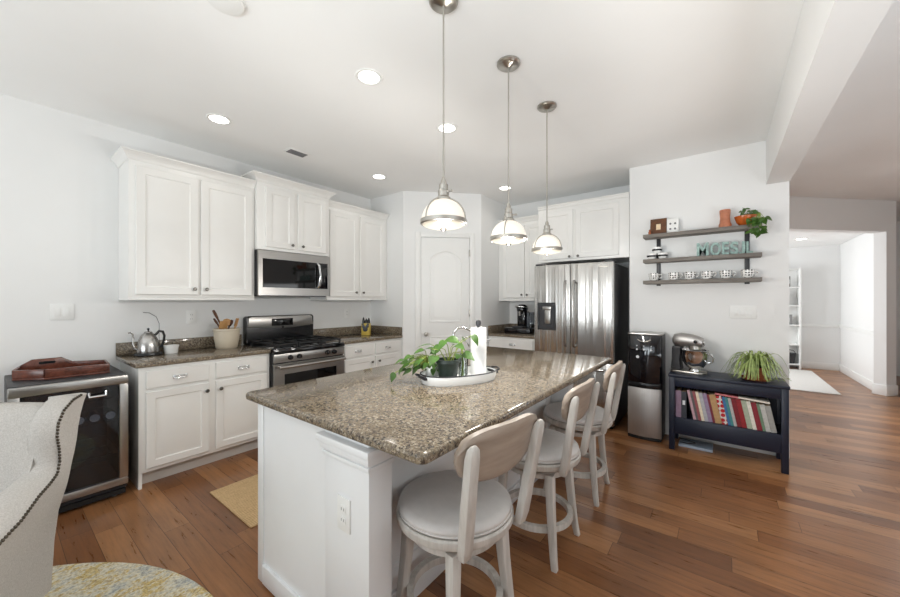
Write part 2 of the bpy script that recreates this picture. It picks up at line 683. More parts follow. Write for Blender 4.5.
for z in (0.7, 1.43, 2.15):
    g.box(0.9, 3.1, -6.92, -6.84, z, z + 0.05)
struct('window_2', g, 'trim')
g = G()
for y in (0.4, 1.47, 2.55):
    g.box(4.52, 4.6, y, y + 0.06, 0.75, 2.25)
for z in (0.75, 1.48, 2.2):
    g.box(4.52, 4.6, 0.4, 2.6, z, z + 0.05)
struct('window_3', g, 'trim')

# 45 degree wall between hall and dining room: header, post, dining walls
n45 = Vector((-1, 1)).normalized() * 0.14
a0, a1 = Vector((0.46, 6.44)), Vector((1.862, 7.842))
struct('wall_header', G().prism([tuple(a0), tuple(a1), tuple(a1 + n45), tuple(a0 + n45)], 2.355, H), 'wall')
struct('wall_post', G().prism([(1.862, 7.842), (1.985, 7.965), (1.95, 8.1), (1.95, 10.08), (1.81, 10.08), (1.81, 8.0), (1.763, 7.941)], 0, H), 'wall')
struct('wall_dining', G().box(-1.6, 4.5, 10.08, 10.2, 0, H), 'wall')
g = G()
for y0, y1, z0, z1 in ((4.99, 7.5, 0, H), (9.1, 10.08, 0, H), (7.5, 9.1, 0, 0.75), (7.5, 9.1, 2.25, H)):
    g.box(-1.6, -1.45, y0, y1, z0, z1)
struct('wall_outer', g, 'wall')
struct('ceiling_dining', G().prism([(0.30, 6.42), (1.80, 7.98), (1.80, 10.08), (-1.45, 10.08), (-1.45, 5.0), (0.30, 5.0)], 2.45, 2.55), 'ceiling')

BB = 0.135
struct('baseboard_shelf', G().box(-0.795, 0.46, SY - 0.014, SY, 0, BB, 0.003), 'trim')
struct('baseboard_left', G().box(WX, WX + 0.014, -6.8, 0.655, 0, BB, 0.003), 'trim')
struct('baseboard_dining', G().box(1.22, 1.81, 10.066, 10.08, 0, BB, 0.003), 'trim')
struct('baseboard_side', G().box(1.796, 1.81, 8.02, 10.066, 0, BB, 0.003), 'trim')
struct('baseboard_post', G().prism([(1.862, 7.820), (2.002, 7.960), (1.975, 8.05), (1.93, 8.05), (1.795, 8.02), (1.743, 7.942)], 0, 0.15, 0.006), 'trim')
struct('trim_2', G().box(1.22, 1.81, 10.062, 10.08, 0.84, 0.90, 0.006), 'trim')       # dining chair rail
struct('trim_3', G().box(1.792, 1.81, 8.05, 10.062, 0.84, 0.90, 0.006), 'trim')
d2 = struct('door_2', G().box(2.06, 2.98, 10.045, 10.08, 0, 2.1, 0.003), 'trim')
for z0, z1 in ((0.2, 0.62), (0.74, 1.2), (1.32, 1.95)):
    obj('door_panel', G().panel(2.16, 2.48, z0, z1, 10.045, 10.035, 0.03), 'trim', d2)
    obj('door_panel', G().panel(2.56, 2.88, z0, z1, 10.045, 10.035, 0.03), 'trim', d2)

# pantry door on the diagonal wall (local x runs along the wall, -y faces the kitchen)
g = G()
g.box(0.155, 0.228, -0.022, -0.001, 0, 2.27, 0.004)
g.box(0.880, 0.943, -0.022, -0.001, 0, 2.27, 0.004)
g.box(0.228, 0.880, -0.022, -0.001, 2.203, 2.27, 0.004)
struct('trim_4', g, 'trim', loc=(C1[0], C1[1], 0), rot=(0, 0, R(45)))
door = struct('door_1', G().box(0.233, 0.875, -0.012, -0.001, 0.012, 2.198, 0.002), 'trim', loc=(C1[0], C1[1], 0), rot=(0, 0, R(45)))


def arch_loop(x0, x1, z0, z1, rise, n=14):
    P = [(x0, z0), (x1, z0)]
    for k in range(n + 1):
        u = k / n
        P.append((x1 + (x0 - x1) * u, z1 + rise * (1 - (2 * u - 1) ** 2)))
    return P


def arch_panel(x0, x1, z0, z1, rise):
    t = G()
    L = [(0, -0.012), (0.004, -0.019), (0.016, -0.019), (0.022, -0.013), (0.05, -0.013), (0.07, -0.018)]
    rows = []
    for ins, y in L:
        rows.append([(p[0], y, p[1]) for p in arch_loop(x0 + ins, x1 - ins, z0 + ins, z1 - ins, rise)])
    t.grid(rows, close=True)
    bmv = bmesh.new()
    bmv.faces.new([bmv.verts.new(p) for p in rows[-1]])
    t._merge(bmv)
    bmesh.ops.recalc_face_normals(t.bm, faces=t.bm.faces)
    return t


obj('door_panel', arch_panel(0.335, 0.775, 1.08, 1.93, 0.10), 'trim', door)
obj('door_panel', arch_panel(0.335, 0.775, 0.20, 0.90, 0.0), 'trim', door)
obj('door_knob', G().lathe([(0.0, 0), (0.026, 0.0), (0.026, 0.006), (0.011, 0.010), (0.011, 0.03), (0.026, 0.042), (0.029, 0.055), (0.02, 0.068), (0, 0.071)], 24, T(0.295, -0.012, 0.93) @ RX(R(90))), 'nickel', door)
for z in (0.3, 1.2, 2.0):
    obj('hinge', G().box(0.868, 0.884, -0.026, -0.010, z - 0.045, z + 0.045, 0.003), 'nickel', door)


# ------------------------------------------------------------------ cabinet hardware
def knob_g(x, y, z):
    return G().lathe([(0, 0), (0.006, 0), (0.006, 0.012), (0.014, 0.018), (0.015, 0.024), (0.010, 0.029), (0, 0.030)], 18, T(x, y, z) @ RX(R(90)))


def pull_g(x, y, z, w=0.046):
    g = G()
    rows = []
    for i in range(9):
        a = PI * i / 8
        cx_, cz = -w * math.cos(a), 0.022 * math.sin(a)
        row = []
        for j in range(6):
            b = (PI / 2) * j / 5
            row.append((x + cx_ * (0.55 + 0.45 * math.cos(b)), y - 0.024 * math.sin(b), z - 0.010 + cz * math.cos(b) * 1.0 + 0.002))
        rows.append(row)
    g.grid(rows)
    g.box(x - w, x + w, y - 0.003, y, z - 0.012, z + 0.014, 0.001)
    return g


def crown_g(w, d, z, h, out, left=True, right=True):
    """stepped crown moulding round the top of an upper cabinet"""
    g = G()
    steps = [(0.0, 0.004), (0.15, 0.010), (0.30, 0.014), (0.55, 0.5), (0.80, 0.86), (0.84, 1.0), (1.0, 1.0)]
    for (a, e0), (b, e1) in zip(steps, steps[1:]):
        o0, o1 = max(0.004, e0 * out if e0 > 0.02 else e0), max(0.004, e1 * out if e1 > 0.02 else e1)
        z0, z1 = z + a * h, z + b * h
        t = bmesh.new()
        L0, L1 = (o0 if left else 0), (o1 if left else 0)
        R0, R1 = (o0 if right else 0), (o1 if right else 0)
        A = [t.verts.new(p) for p in ((-L0, 0, z0), (w + R0, 0, z0), (w + R0, -d - o0, z0), (-L0, -d - o0, z0))]
        B = [t.verts.new(p) for p in ((-L1, 0, z1), (w + R1, 0, z1), (w + R1, -d - o1, z1), (-L1, -d - o1, z1))]
        for k in range(4):
            t.faces.new((A[k], A[(k + 1) % 4], B[(k + 1) % 4], B[k]))
        t.faces.new(B)
        t.faces.new(list(reversed(A)))
        bmesh.ops.recalc_face_normals(t, faces=t.faces)
        g._merge(t)
    return g


def upper_cabinet(label, loc, rotz, w, d, h, doors, knobs, crown, out=0.05, left=True, right=True, filler=0.0, zb=0.045):
    """loc is the cabinet's lower corner at the wall; doors: list of (x0, x1); z from 0 to h"""
    t = thing('upper_cabinet', label, 'cabinet', loc, rotz, 'white upper cabinets')
    g = G().box(0, w, -d + 0.02, 0, 0, h)
    g.box(0, w + filler, -d, -d + 0.02, 0, h, 0.001)
    g.box(-0.0, w, -d - 0.006, -d + 0.01, 0.0, 0.014, 0.003)
    obj('body', g, 'cab', t)
    obj('crown', crown_g(w + filler, d, h - 0.0075, crown, out, left, right), 'cab', t, smooth=20)
    for (x0, x1), (kx, kz) in zip(doors, knobs):
        dr = obj('door', G().panel(x0, x1, zb, h - 0.045, -d - 0.0005, -d - 0.020, 0.058), 'cab', t, smooth=20)
        obj('knob', knob_g(kx, -d - 0.020, kz), 'pewter', dr)
    return t


L90 = R(90)
# along the left wall
upper_cabinet('wide white upper cabinet above the steel kettle and utensil crock', (WX + 0.001, 0.660, 1.372), L90, 0.925, 0.335, 1.095,
              [(0.040, 0.455), (0.475, 0.895)], [(0.422, 0.095), (0.512, 0.095)], 0.068, right=False)
upper_cabinet('raised short white cabinet directly above the microwave', (WX + 0.001, 1.588, 1.868), L90, 0.790, 0.385, 0.6685,
              [(0.075, 0.372), (0.412, 0.745)], [(0.340, 0.072), (0.455, 0.072)], 0.072, 0.062, zb=0.03)
upper_cabinet('white upper cabinet between the microwave and the pantry wall', (WX + 0.001, 2.381, 1.372), L90, 0.925, 0.335, 1.095,
              [(0.035, 0.438), (0.470, 0.868)], [(0.395, 0.095), (0.505, 0.095)], 0.068, left=False, right=False)
# on the fridge wall
upper_cabinet('white upper cabinet above the coffee maker', (C2[0] + 0.002, BY - 0.001, 1.362), 0, 0.72, 0.33, 1.095,
              [(0.070, 0.408), (0.420, 0.70)], [(0.375, 0.085), (0.455, 0.085)], 0.068, left=False, right=False)
upper_cabinet('deep white cabinet above the refrigerator', (-1.850, BY - 0.001, 1.842), 0, 0.995, 0.60, 0.660,
              [(0.060, 0.440), (0.470, 0.945)], [(0.405, 0.05), (0.505, 0.05)], 0.05, 0.03, left=False, right=False, filler=0.05, zb=0.03)


def base_cabinet(label, loc, rotz, w, d, drawers, doors, pulls, knobs, end_panel=False):
    t = thing('base_cabinet', label, 'cabinet', loc, rotz, 'white base cabinets')
    g = G().box(0, w, -d, 0, 0.112, 0.882, 0.001)
    if end_panel:
        g.box(0, 0.020, -d, 0, 0, 0.12)
    obj('body', g, 'cab', t)
    obj('toe_kick', G().box(0.02, w, -d + 0.085, 0, 0.0, 0.112), 'toe', t)
    for (x0, x1), px in zip(drawers, pulls):
        q = obj('drawer', G().panel(x0, x1, 0.722, 0.852, -d - 0.0005, -d - 0.020, flat=True), 'cab', t, smooth=20)
        obj('cup_pull', pull_g(px, -d - 0.020, 0.785), 'chrome', q)
    for (x0, x1), kx in zip(doors, knobs):
        q = obj('door', G().panel(x0, x1, 0.140, 0.700, -d - 0.0005, -d - 0.020, 0.052), 'cab', t, smooth=20)
        obj('knob', knob_g(kx, -d - 0.020, 0.638), 'pewter', q)
    return t


base_cabinet('white base cabinet with two doors beside the beverage cooler', (WX + 0.001, 0.665, 0), L90, 0.933, 0.61,
             [(0.040, 0.440), (0.490, 0.905)], [(0.040, 0.440), (0.490, 0.905)], [0.243, 0.702], [0.420, 0.520], True)
base_cabinet('white base cabinet between the range and the pantry wall', (WX + 0.001, 2.378, 0), L90, 0.930, 0.61,
             [(0.040, 0.440), (0.485, 0.890)], [(0.040, 0.440), (0.485, 0.890)], [0.222, 0.680], [0.420, 0.530])
base_cabinet('narrow white base cabinet below the coffee maker', (C2[0] + 0.002, BY - 0.001, 0), 0, 0.76, 0.61,
             [(0.03, 0.66)], [(0.03, 0.33), (0.36, 0.66)], [0.37], [0.30, 0.39])


def countertop(label, x0, x1, y0, y1, splashes):
    t = thing('countertop', label, 'countertop', ((x0 + x1) / 2, (y0 + y1) / 2, 0.882), 0, 'granite countertops')
    cx_, cy_ = (x0 + x1) / 2, (y0 + y1) / 2
    obj('slab', G().box(x0 - cx_, x1 - cx_, y0 - cy_, y1 - cy_, 0.0006, 0.034, 0.006, 3), 'granite', t)
    for (a, b, c, d) in splashes:
        obj('backsplash', G().box(a - cx_, b - cx_, c - cy_, d - cy_, 0.0345, 0.138, 0.003), 'granite', t)


countertop('granite countertop under the kettle and utensil crock', WX + 0.002, -3.318, 0.642, 1.600, [(WX + 0.002, WX + 0.022, 0.642, 1.600)])
countertop('granite countertop between range and pantry with a corner backsplash', WX + 0.002, -3.318, 2.376, 3.308,
           [(WX + 0.002, WX + 0.022, 2.376, 3.287), (WX + 0.002, -3.325, 3.288, 3.308)])
countertop('small granite countertop holding the coffee maker', C2[0] + 0.002, -1.812, BY - 0.637, BY - 0.002,
           [(C2[0] + 0.002, C2[0] + 0.022, BY - 0.637, BY - 0.023), (C2[0] + 0.002, -1.812, BY - 0.022, BY - 0.002)])

# ------------------------------------------------------------------ range
t = thing('gas_range', 'stainless steel gas range with black cooktop under the microwave', 'stove', (WX + 0.002, 1.604, 0), L90)
W = 0.768
obj('body', G().box(0, W, -0.655, -0.02, 0.03, 0.895, 0.003), 'black', t)
g = G().box(0.0, W, -0.675, -0.09, 0.8955, 0.915, 0.006)
g.box(0.0, W, -0.690, -0.64, 0.872, 0.908, 0.008)
obj('cooktop', g, 'blackgloss', t)
for (bx, by) in ((0.19, -0.53), (0.19, -0.25), (0.385, -0.39), (0.58, -0.53), (0.58, -0.25)):
    obj('burner', G().lathe([(0.055, 0), (0.055, 0.008), (0.04, 0.012), (0.04, 0.02), (0, 0.022)], 20, T(bx, by, 0.9155)), 'iron', t)
for gx in (0.03, 0.275, 0.52):
    g = G()
    x1 = gx + 0.22
    for y in (-0.64, -0.39, -0.14):
        g.box(gx, x1, y - 0.007, y + 0.007, 0.941, 0.957, 0.002)
    for x in (gx, gx + 0.11, x1):
        g.box(x - 0.007, x + 0.007, -0.645, -0.135, 0.943, 0.960, 0.002)
    for x in (gx, x1):
        for y in (-0.635, -0.145):
            g.box(x - 0.008, x + 0.008, y - 0.008, y + 0.008, 0.9155, 0.945)
    obj('grate', g, 'iron', t)
obj('control_panel', G().box(0.004, W - 0.004, -0.682, -0.650, 0.786, 0.868, 0.004), 'steel_h', t)
for x in (0.155, 0.245, 0.555, 0.635):
    obj('control_knob', G().lathe([(0.024, 0), (0.024, 0.012), (0.018, 0.03), (0, 0.032)], 20, T(x, -0.682, 0.828) @ RX(R(90))), 'black', t)
g = G()
for x0, x1, z0, z1 in ((0.004, 0.10, 0.20, 0.775), (W - 0.10, W - 0.004, 0.20, 0.775), (0.10, W - 0.10, 0.675, 0.775), (0.10, W - 0.10, 0.20, 0.30)):
    g.box(x0, x1, -0.684, -0.656, z0, z1)
dr = obj('oven_door', g, 'steel_h', t)
obj('window', G().box(0.10, W - 0.10, -0.680, -0.656, 0.30, 0.675), 'blackglass', dr)
g = G().tube([(0.025, -0.735, 0.748), (0.2, -0.742, 0.748), (0.56, -0.742, 0.748), (W - 0.025, -0.735, 0.748)], 0.014, 12)
for x in (0.05, W - 0.05):
    g.box(x - 0.012, x + 0.012, -0.735, -0.684, 0.738, 0.758)
obj('handle', g, 'steel_h', dr)
obj('drawer', G().box(0.004, W - 0.004, -0.684, -0.656, 0.045, 0.19, 0.004), 'steel_h', t)
# backguard: black lower band, steel upper with an arched lower edge
g = G().prism([(p[0], p[1]) for p in rrect(0.008, W - 0.008, 0.90, 1.205, 0.03)], 0.0, 0.075, 0.004, mtx=T(0, -0.015, 0) @ RX(R(90)))
bgd = obj('backguard', g, 'black', t)
P = [(0.03, 1.185), (0.06, 1.198), (W - 0.06, 1.198), (W - 0.03, 1.185), (W - 0.022, 1.090)]
P += [(W - 0.022 - (W - 0.044) * k / 12, 1.090 - 0.022 * math.sin(PI * k / 12)) for k in range(1, 13)]
obj('fascia', G().prism(P, 0.0, 0.010, 0.002, mtx=T(0, -0.0905, 0) @ RX(R(90))), 'steel_h', bgd)
obj('display', G().box(0.262, 0.500, -0.1045, -0.101, 1.095, 1.172, 0.002), 'blackglass', bgd)
obj('badge', G().lathe([(0.012, 0), (0.012, 0.004), (0, 0.005)], 18, T(0.384, -0.101, 1.078) @ RX(R(90))), 'dark', bgd)

# ------------------------------------------------------------------ microwave
t = thing('microwave', 'stainless steel microwave mounted over the gas range', 'microwave', (WX + 0.002, 1.592, 1.420), L90)
W = 0.782
obj('body', G().box(0, W, -0.375, 0, 0, 0.444, 0.004), 'dark', t)
g = G()
for x0, x1, z0, z1 in ((0, 0.04, 0, 0.442), (W - 0.026, W, 0, 0.442), (0.04, W - 0.026, 0.362, 0.442), (0.04, W - 0.026, 0, 0.078)):
    g.box(x0, x1, -0.404, -0.376, z0, z1)
dr = obj('door', g, 'steel_h', t)
obj('window', G().box(0.04, 0.640, -0.402, -0.376, 0.078, 0.362), 'blackglass', dr)
obj('control_panel', G().box(0.644, W - 0.026, -0.403, -0.376, 0.078, 0.362, 0.001), 'blackgloss', t)
obj('handle', G().tube([(0.628, -0.404, 0.085), (0.634, -0.432, 0.11), (0.640, -0.446, 0.22), (0.634, -0.432, 0.33), (0.628, -0.404, 0.355)], 0.013, 12), 'chrome', dr)
obj('vent_slot', G().box(0.02, W - 0.02, -0.36, -0.05, -0.008, 0.0), 'black', t)

# ------------------------------------------------------------------ refrigerator
t = thing('refrigerator', 'stainless steel french door refrigerator with dark sides in the wall recess', 'refrigerator', (-1.768, 3.925, 0))
W = 0.872
obj('body', G().box(0.008, W - 0.008, 0.09, 0.80, 0.03, 1.765, 0.006), 'dark', t)


def curved_door(x0, x1, z0, z1, n=14):
    g = G()
    P = []
    for k in range(n + 1):
        x = x0 + (x1 - x0) * k / n
        u = x / W * 2 - 1
        P.append((x, 0.022 * u * u))
    P = P + [(x1, 0.085), (x0, 0.085)]
    return g.prism(P, z0, z1, 0.005, 2)


mid = 0.430
ld = obj('door', curved_door(0.0, mid - 0.003, 0.715, 1.775), 'fridge', t)
rd = obj('door', curved_door(mid + 0.003, W, 0.715, 1.775), 'fridge', t)
fz = obj('freezer_drawer', curved_door(0.0, W, 0.06, 0.705), 'fridge', t)


def bar_handle(x, z0, z1, y=0.0):
    g = G().tube([(x, y + 0.004, z0), (x, y - 0.035, z0 + 0.012), (x, y - 0.050, z0 + 0.05), (x, y - 0.056, (z0 + z1) / 2), (x, y - 0.050, z1 - 0.05), (x, y - 0.035, z1 - 0.012), (x, y + 0.004, z1)], 0.0125, 12)
    return g


obj('handle', bar_handle(mid - 0.048, 0.86, 1.585), 'steel', ld)
obj('handle', bar_handle(mid + 0.048, 0.86, 1.585), 'steel', rd)
g = G().tube([(0.08, 0.02, 0.64), (0.09, -0.035, 0.64), (0.2, -0.05, 0.64), (W - 0.2, -0.05, 0.64), (W - 0.09, -0.035, 0.64), (W - 0.08, 0.02, 0.64)], 0.0125, 12)
obj('handle', g, 'steel', fz)
g = G()
for x0, x1, z0, z1 in ((0.050, 0.072, 1.03, 1.345), (0.250, 0.268, 1.03, 1.345), (0.072, 0.250, 1.30, 1.345), (0.072, 0.250, 1.03, 1.05)):
    g.box(x0, x1, -0.004, 0.018, z0, z1)
dp = obj('dispenser', g, 'blackgloss', ld)
obj('niche', G().box(0.072, 0.250, 0.004, 0.018, 1.05, 1.30), 'dark', dp)
obj('paddle', G().box(0.138, 0.206, -0.008, 0.004, 1.10, 1.26, 0.004), 'steel_h', dp)
obj('spout', G().box(0.115, 0.215, -0.018, 0.006, 1.262, 1.30, 0.004), 'steel_h', dp)
obj('badge', G().box(0.735, 0.815, 0.0085, 0.0165, 1.722, 1.734), 'nickel', rd)
for x in (0.05, W - 0.05):
    obj('foot', G().lathe([(0.02, 0), (0.02, 0.031)], 14, T(x, 0.14, 0.0)), 'rubber', t)
    obj('hinge_cover', G().box(x - 0.04, x + 0.04, 0.03, 0.15, 1.7755, 1.796, 0.004), 'dark', t)

# ------------------------------------------------------------------ island
IX0, IX1, IY0, IY1 = -1.89, -0.695, 0.775, 3.040
t = thing('kitchen_island', 'white kitchen island carrying the long speckled granite top', 'island', (-1.43, 1.90, 0))
ox, oy = -1.43, 1.90


def ib(g, x0, x1, y0, y1, z0, z1, b=0.0):
    return g.box(x0 - ox, x1 - ox, y0 - oy, y1 - oy, z0, z1, b)


g = G()
ib(g, -1.815, -1.135, 0.835, 2.965, 0.0, 0.878)
obj('body', g, 'island', t)
g = G()                                                   # end panel towards the camera with corner stiles
ib(g, -1.815, -1.2505, 0.818, 0.835, 0.0, 0.878)
ib(g, -1.817, -1.762, 0.812, 0.818, 0.0, 0.878, 0.002)
obj('end_panel', g, 'island', t)
g = G()                                                   # half-wall pillar with a cap moulding
ib(g, -1.25, -0.984, 0.815, 0.925, 0.0, 0.878, 0.004)
pil = obj('pillar', g, 'island', t)
g = G()
for k, (z0, z1, e) in enumerate(((0.768, 0.784, 0.012), (0.784, 0.797, 0.007), (0.797, 0.826, 0.020), (0.826, 0.852, 0.032))):
    ib(g, -1.25 - e * 0.5, -0.984 + e, 0.815 - e, 0.925, z0, z1, 0.003)
obj('cap_moulding', g, 'island', pil)
g = G()
ib(g, -1.250, -0.984, 2.855, 2.965, 0.0, 0.878, 0.004)
obj('pillar', g, 'island', t)
g = G()
ib(g, -1.76, -1.25, 0.804, 0.822, 0.008, 0.098, 0.004)
obj('base_moulding', g, 'island', t)
g = G()
ib(g, -1.135, -1.119, 0.9255, 2.8545, 0.0, 0.11, 0.004)
obj('base_moulding', g, 'island', t)
for k in range(3):
    y0 = 1.00 + k * 0.62
    g = G().panel(0, 0.56, 0.16, 0.80, -0.0, -0.014, 0.06, mtx=T(-1.1345 - ox, y0 - oy, 0) @ RZ(R(90)))
    obj('side_panel', g, 'island', t, smooth=20)
g = G().prism(rrect(IX0 - ox, IX1 - ox, IY0 - oy, IY1 - oy, 0.035), 0.8785, 0.914, 0.012, 4, only='top')
obj('granite_top', g, 'granite', t)


# outlets and switches
def plate(name, label, loc, rotz, w, h, kind, n=1):
    t = thing(name, label, 'outlet' if kind == 'outlet' else 'light switch', loc, rotz)
    obj('cover_plate', G().box(-w / 2, w / 2, -0.007, -0.0005, -h / 2, h / 2, 0.002), 'plate', t)
    for k in range(n):
        x = (k - (n - 1) / 2) * 0.046
        if kind == 'outlet':
            for z in (-0.02, 0.02):
                s = obj('socket', G().prism(rrect(-0.017, 0.017, -0.0135, 0.0135, 0.008), 0, 0.003, mtx=T(x, -0.007, z) @ RX(R(90))), 'plate', t)
                obj('slot', G().box(x - 0.008, x - 0.0055, -0.0108, -0.0098, z - 0.004, z + 0.006).box(x + 0.0055, x + 0.008, -0.0108, -0.0098, z - 0.004, z + 0.006), 'slot', s)
        else:
            obj('rocker', G().box(x - 0.016, x + 0.016, -0.0105, -0.0065, -0.033, 0.033, 0.002), 'plate', t)


plate('wall_outlet', 'white electrical outlet on the end of the island', (-1.122, 0.815, 0.572), 0, 0.075, 0.125, 'outlet')
plate('wall_switch', 'white double switch plate on the bare wall above the beverage cooler', (WX, 0.344, 1.283), L90, 0.125, 0.12, 'switch', 2)
plate('wall_outlet', 'white electrical outlet on the wall behind the utensil crock', (WX, 1.165, 1.215), L90, 0.08, 0.125, 'outlet')
plate('wall_outlet', 'white electrical outlet above the counter near the yellow canister', (WX, 2.90, 1.20), L90, 0.08, 0.125, 'outlet')
plate('wall_switch', 'white triple switch plate on the wall below the floating shelves', (0.149, SY, 1.262), 0, 0.19, 0.118, 'switch', 3)
plate('wall_outlet', 'white electrical outlet on the wall behind the coffee maker', (-2.10, BY, 1.15), 0, 0.08, 0.125, 'outlet')


# ------------------------------------------------------------------ bar stools
def make_stool(label):
    t = thing('bar_stool', label, 'stool', (0, 0, 0), 0, 'bar stools along the island')
    prof = [(0.0, 0.530), (0.19, 0.530), (0.222, 0.534), (0.232, 0.544), (0.230, 0.557), (0.205, 0.570), (0.12, 0.577), (0, 0.579)]
    cu = obj('seat_cushion', G().lathe(prof, 48), 'cushion', t, smooth=60)
    obj('piping', G().tube([(0.231 * math.cos(2 * PI * k / 48), 0.231 * math.sin(2 * PI * k / 48), 0.539) for k in range(48)], 0.004, 8, True), 'cushion', cu)
    obj('seat_frame', G().lathe([(0.0, 0.490), (0.220, 0.490), (0.236, 0.494), (0.240, 0.502), (0.240, 0.522), (0.234, 0.5295), (0, 0.5295)], 48), 'stoolwood', t)
    obj('swivel_plate', G().lathe([(0.10, 0.463), (0.10, 0.4895)], 24), 'dark', t)
    obj('leg_frame', G().lathe([(0.0, 0.432), (0.180, 0.432), (0.185, 0.436), (0.185, 0.459), (0.180, 0.4625), (0.0, 0.4625)], 40), 'stoolwood', t)
    for sx in (-1, 1):
        for sy in (-1, 1):
            g = G().loft([((sx * 0.176, sy * 0.176, 0.0), 0.015, 0.015), ((sx * 0.166, sy * 0.166, 0.06), 0.016, 0.016), ((sx * 0.155, sy * 0.155, 0.16), 0.018, 0.018), ((sx * 0.142, sy * 0.142, 0.32), 0.020, 0.020), ((sx * 0.134, sy * 0.134, 0.460), 0.022, 0.022)], bev=0.004)
            obj('leg', g, 'stoolwood', t)
    g = G()
    rows = []
    for (r, z) in ((0.172, 0.158), (0.198, 0.158), (0.198, 0.190), (0.172, 0.190), (0.172, 0.158)):
        rows.append([(r * math.cos(2 * PI * k / 48), r * math.sin(2 * PI * k / 48), z) for k in range(48)])
    obj('foot_ring', g.grid(rows, close=True), 'stoolwood', t)
    for sy in (-1, 1):
        g = G().loft([((0.212, sy * 0.155, 0.487), 0.016, 0.020), ((0.222, sy * 0.161, 0.53), 0.018, 0.022), ((0.246, sy * 0.172, 0.68), 0.018, 0.022), ((0.277, sy * 0.184, 0.86), 0.016, 0.022), ((0.284, sy * 0.186, 0.892), 0.013, 0.018), ((0.287, sy * 0.187, 0.905), 0.006, 0.010)], bev=0.004)
        obj('back_post', g, 'stoolwood', t)
    # bent backrest: curved in plan, rounded corners, rolled upper edge
    NU, NV = 20, 10
    rows = []
    for side in (0, 1):
        for j in range(NV + 1):
            v = j / NV
            row = []
            for i in range(NU + 1):
                u = i / NU * 2 - 1
                sq = (1 - min(1, abs(u)) ** 3.4)
                zc, hz = 0.838, 0.098
                e = hz * (0.22 + 0.78 * sq ** 0.5)
                z = zc + (v * 2 - 1) * e + 0.018 * abs(u) ** 1.5 + (0.004 * math.cos(u * PI) if v > 0.8 else 0)
                y = 0.218 * u
                lean = (z - 0.70) * 0.20
                th = (0.013 + 0.009 * max(0, v - 0.75) / 0.25) * (0.5 if j in (0, NV) else 1) * (0.55 if i in (0, NU) else 1)
                x = 0.238 + lean - 0.034 * u * u + (th if side else -th)
                row.append((x, y, z))
            rows.append(row if side == 0 else row)
    g = G()
    fr, bk = rows[:NV + 1], rows[NV + 1:]
    tb = bmesh.new()
    vf = [[tb.verts.new(p) for p in r] for r in fr]
    vb = [[tb.verts.new(p) for p in r] for r in bk]
    for V in (vf, vb):
        for a, b in zip(V, V[1:]):
            for k in range(NU):
                tb.faces.new((a[k], a[k + 1], b[k + 1], b[k]))
    loop = [(0, i) for i in range(NU + 1)] + [(j, NU) for j in range(1, NV + 1)] + [(NV, i) for i in range(NU - 1, -1, -1)] + [(j, 0) for j in range(NV - 1, 0, -1)]
    for k in range(len(loop)):
        a, b = loop[k], loop[(k + 1) % len(loop)]
        tb.faces.new((vf[a[0]][a[1]], vf[b[0]][b[1]], vb[b[0]][b[1]], vb[a[0]][a[1]]))
    bmesh.ops.recalc_face_normals(tb, faces=tb.faces)
    g._merge(tb)
    o = obj('backrest', g, 'stoolback', t, smooth=60)
    o['label'] = 'taupe curved wooden backrest'
    return t


st = make_stool('whitewashed swivel bar stool nearest the island corner with the outlet')
st.location = (-0.880, 1.18, 0)
st.rotation_euler = (0, 0, R(-10))
dup(st, (-0.850, 1.925, 0), R(0), 'whitewashed swivel bar stool between the other two stools')
dup(st, (-0.850, 2.640, 0), R(3), 'whitewashed swivel bar stool closest to the refrigerator')


# ------------------------------------------------------------------ pendants
def make_pendant(label):
    t = thing('pendant_lamp', label, 'pendant lamp', (0, 0, H), 0, 'pendant lamps over the island')
    obj('canopy', G().lathe([(0, -0.03), (0.018, -0.03), (0.03, -0.022), (0.062, -0.018), (0.070, -0.010), (0.070, -0.0008), (0, -0.0008)], 32), 'nickel', t)
    obj('rod', G().tube([(0, 0, -0.03), (0, 0, -0.87)], 0.0045, 10), 'nickel', t)
    so = obj('socket', G().lathe([(0.006, -0.845), (0.012, -0.86), (0.014, -0.875), (0.022, -0.88), (0.022, -0.905), (0.026, -0.91), (0.026, -0.935), (0.034, -0.942), (0.036, -0.955), (0, -0.955)], 28), 'nickel', t)
    obj('switch_key', G().tube([(0.024, 0.0, -0.915), (0.042, 0.0, -0.915)], 0.005, 8).lathe([(0, -0.006), (0.008, -0.004), (0.008, 0.004), (0, 0.006)], 12, T(0.044, 0, -0.915)), 'nickel', so)
    prof = []
    for k in range(14):
        a = R(8 + 82 * k / 13)
        prof.append((0.104 * math.sin(a), -1.050 + 0.104 * math.cos(a) * 0.98))
    obj('glass_shade', G().lathe(prof, 40, cap=False), 'shade', t, smooth=80)
    prof = [(0.104, -1.062)]
    for k in range(1, 8):
        a = PI / 2 * k / 7
        prof.append((0.104 * math.cos(a), -1.064 - 0.026 * math.sin(a)))
    obj('diffuser', G().lathe(prof, 40, cap=False), 'diffuser', t, smooth=80)
    obj('rim', G().lathe([(0.104, -1.046), (0.111, -1.048), (0.111, -1.066), (0.104, -1.070), (0.1005, -1.066), (0.1005, -1.050), (0.104, -1.046)], 40, cap=False), 'nickel', t)
    for q in range(3):
        a0 = R(20 + 120 * q)
        P = []
        for k in range(10):
            a = R(16 + 74 * k / 9)
            P.append((0.1075 * math.sin(a) * math.cos(a0), 0.1075 * math.sin(a) * math.sin(a0), -1.050 + 0.1065 * math.cos(a)))
        obj('strap', G().tube(P, 0.0035, 8), 'nickel', t)
    obj('finial', G().lathe([(0, -1.102), (0.008, -1.100), (0.016, -1.093), (0.016, -1.088), (0, -1.086)], 20), 'pewter', t)
    return t


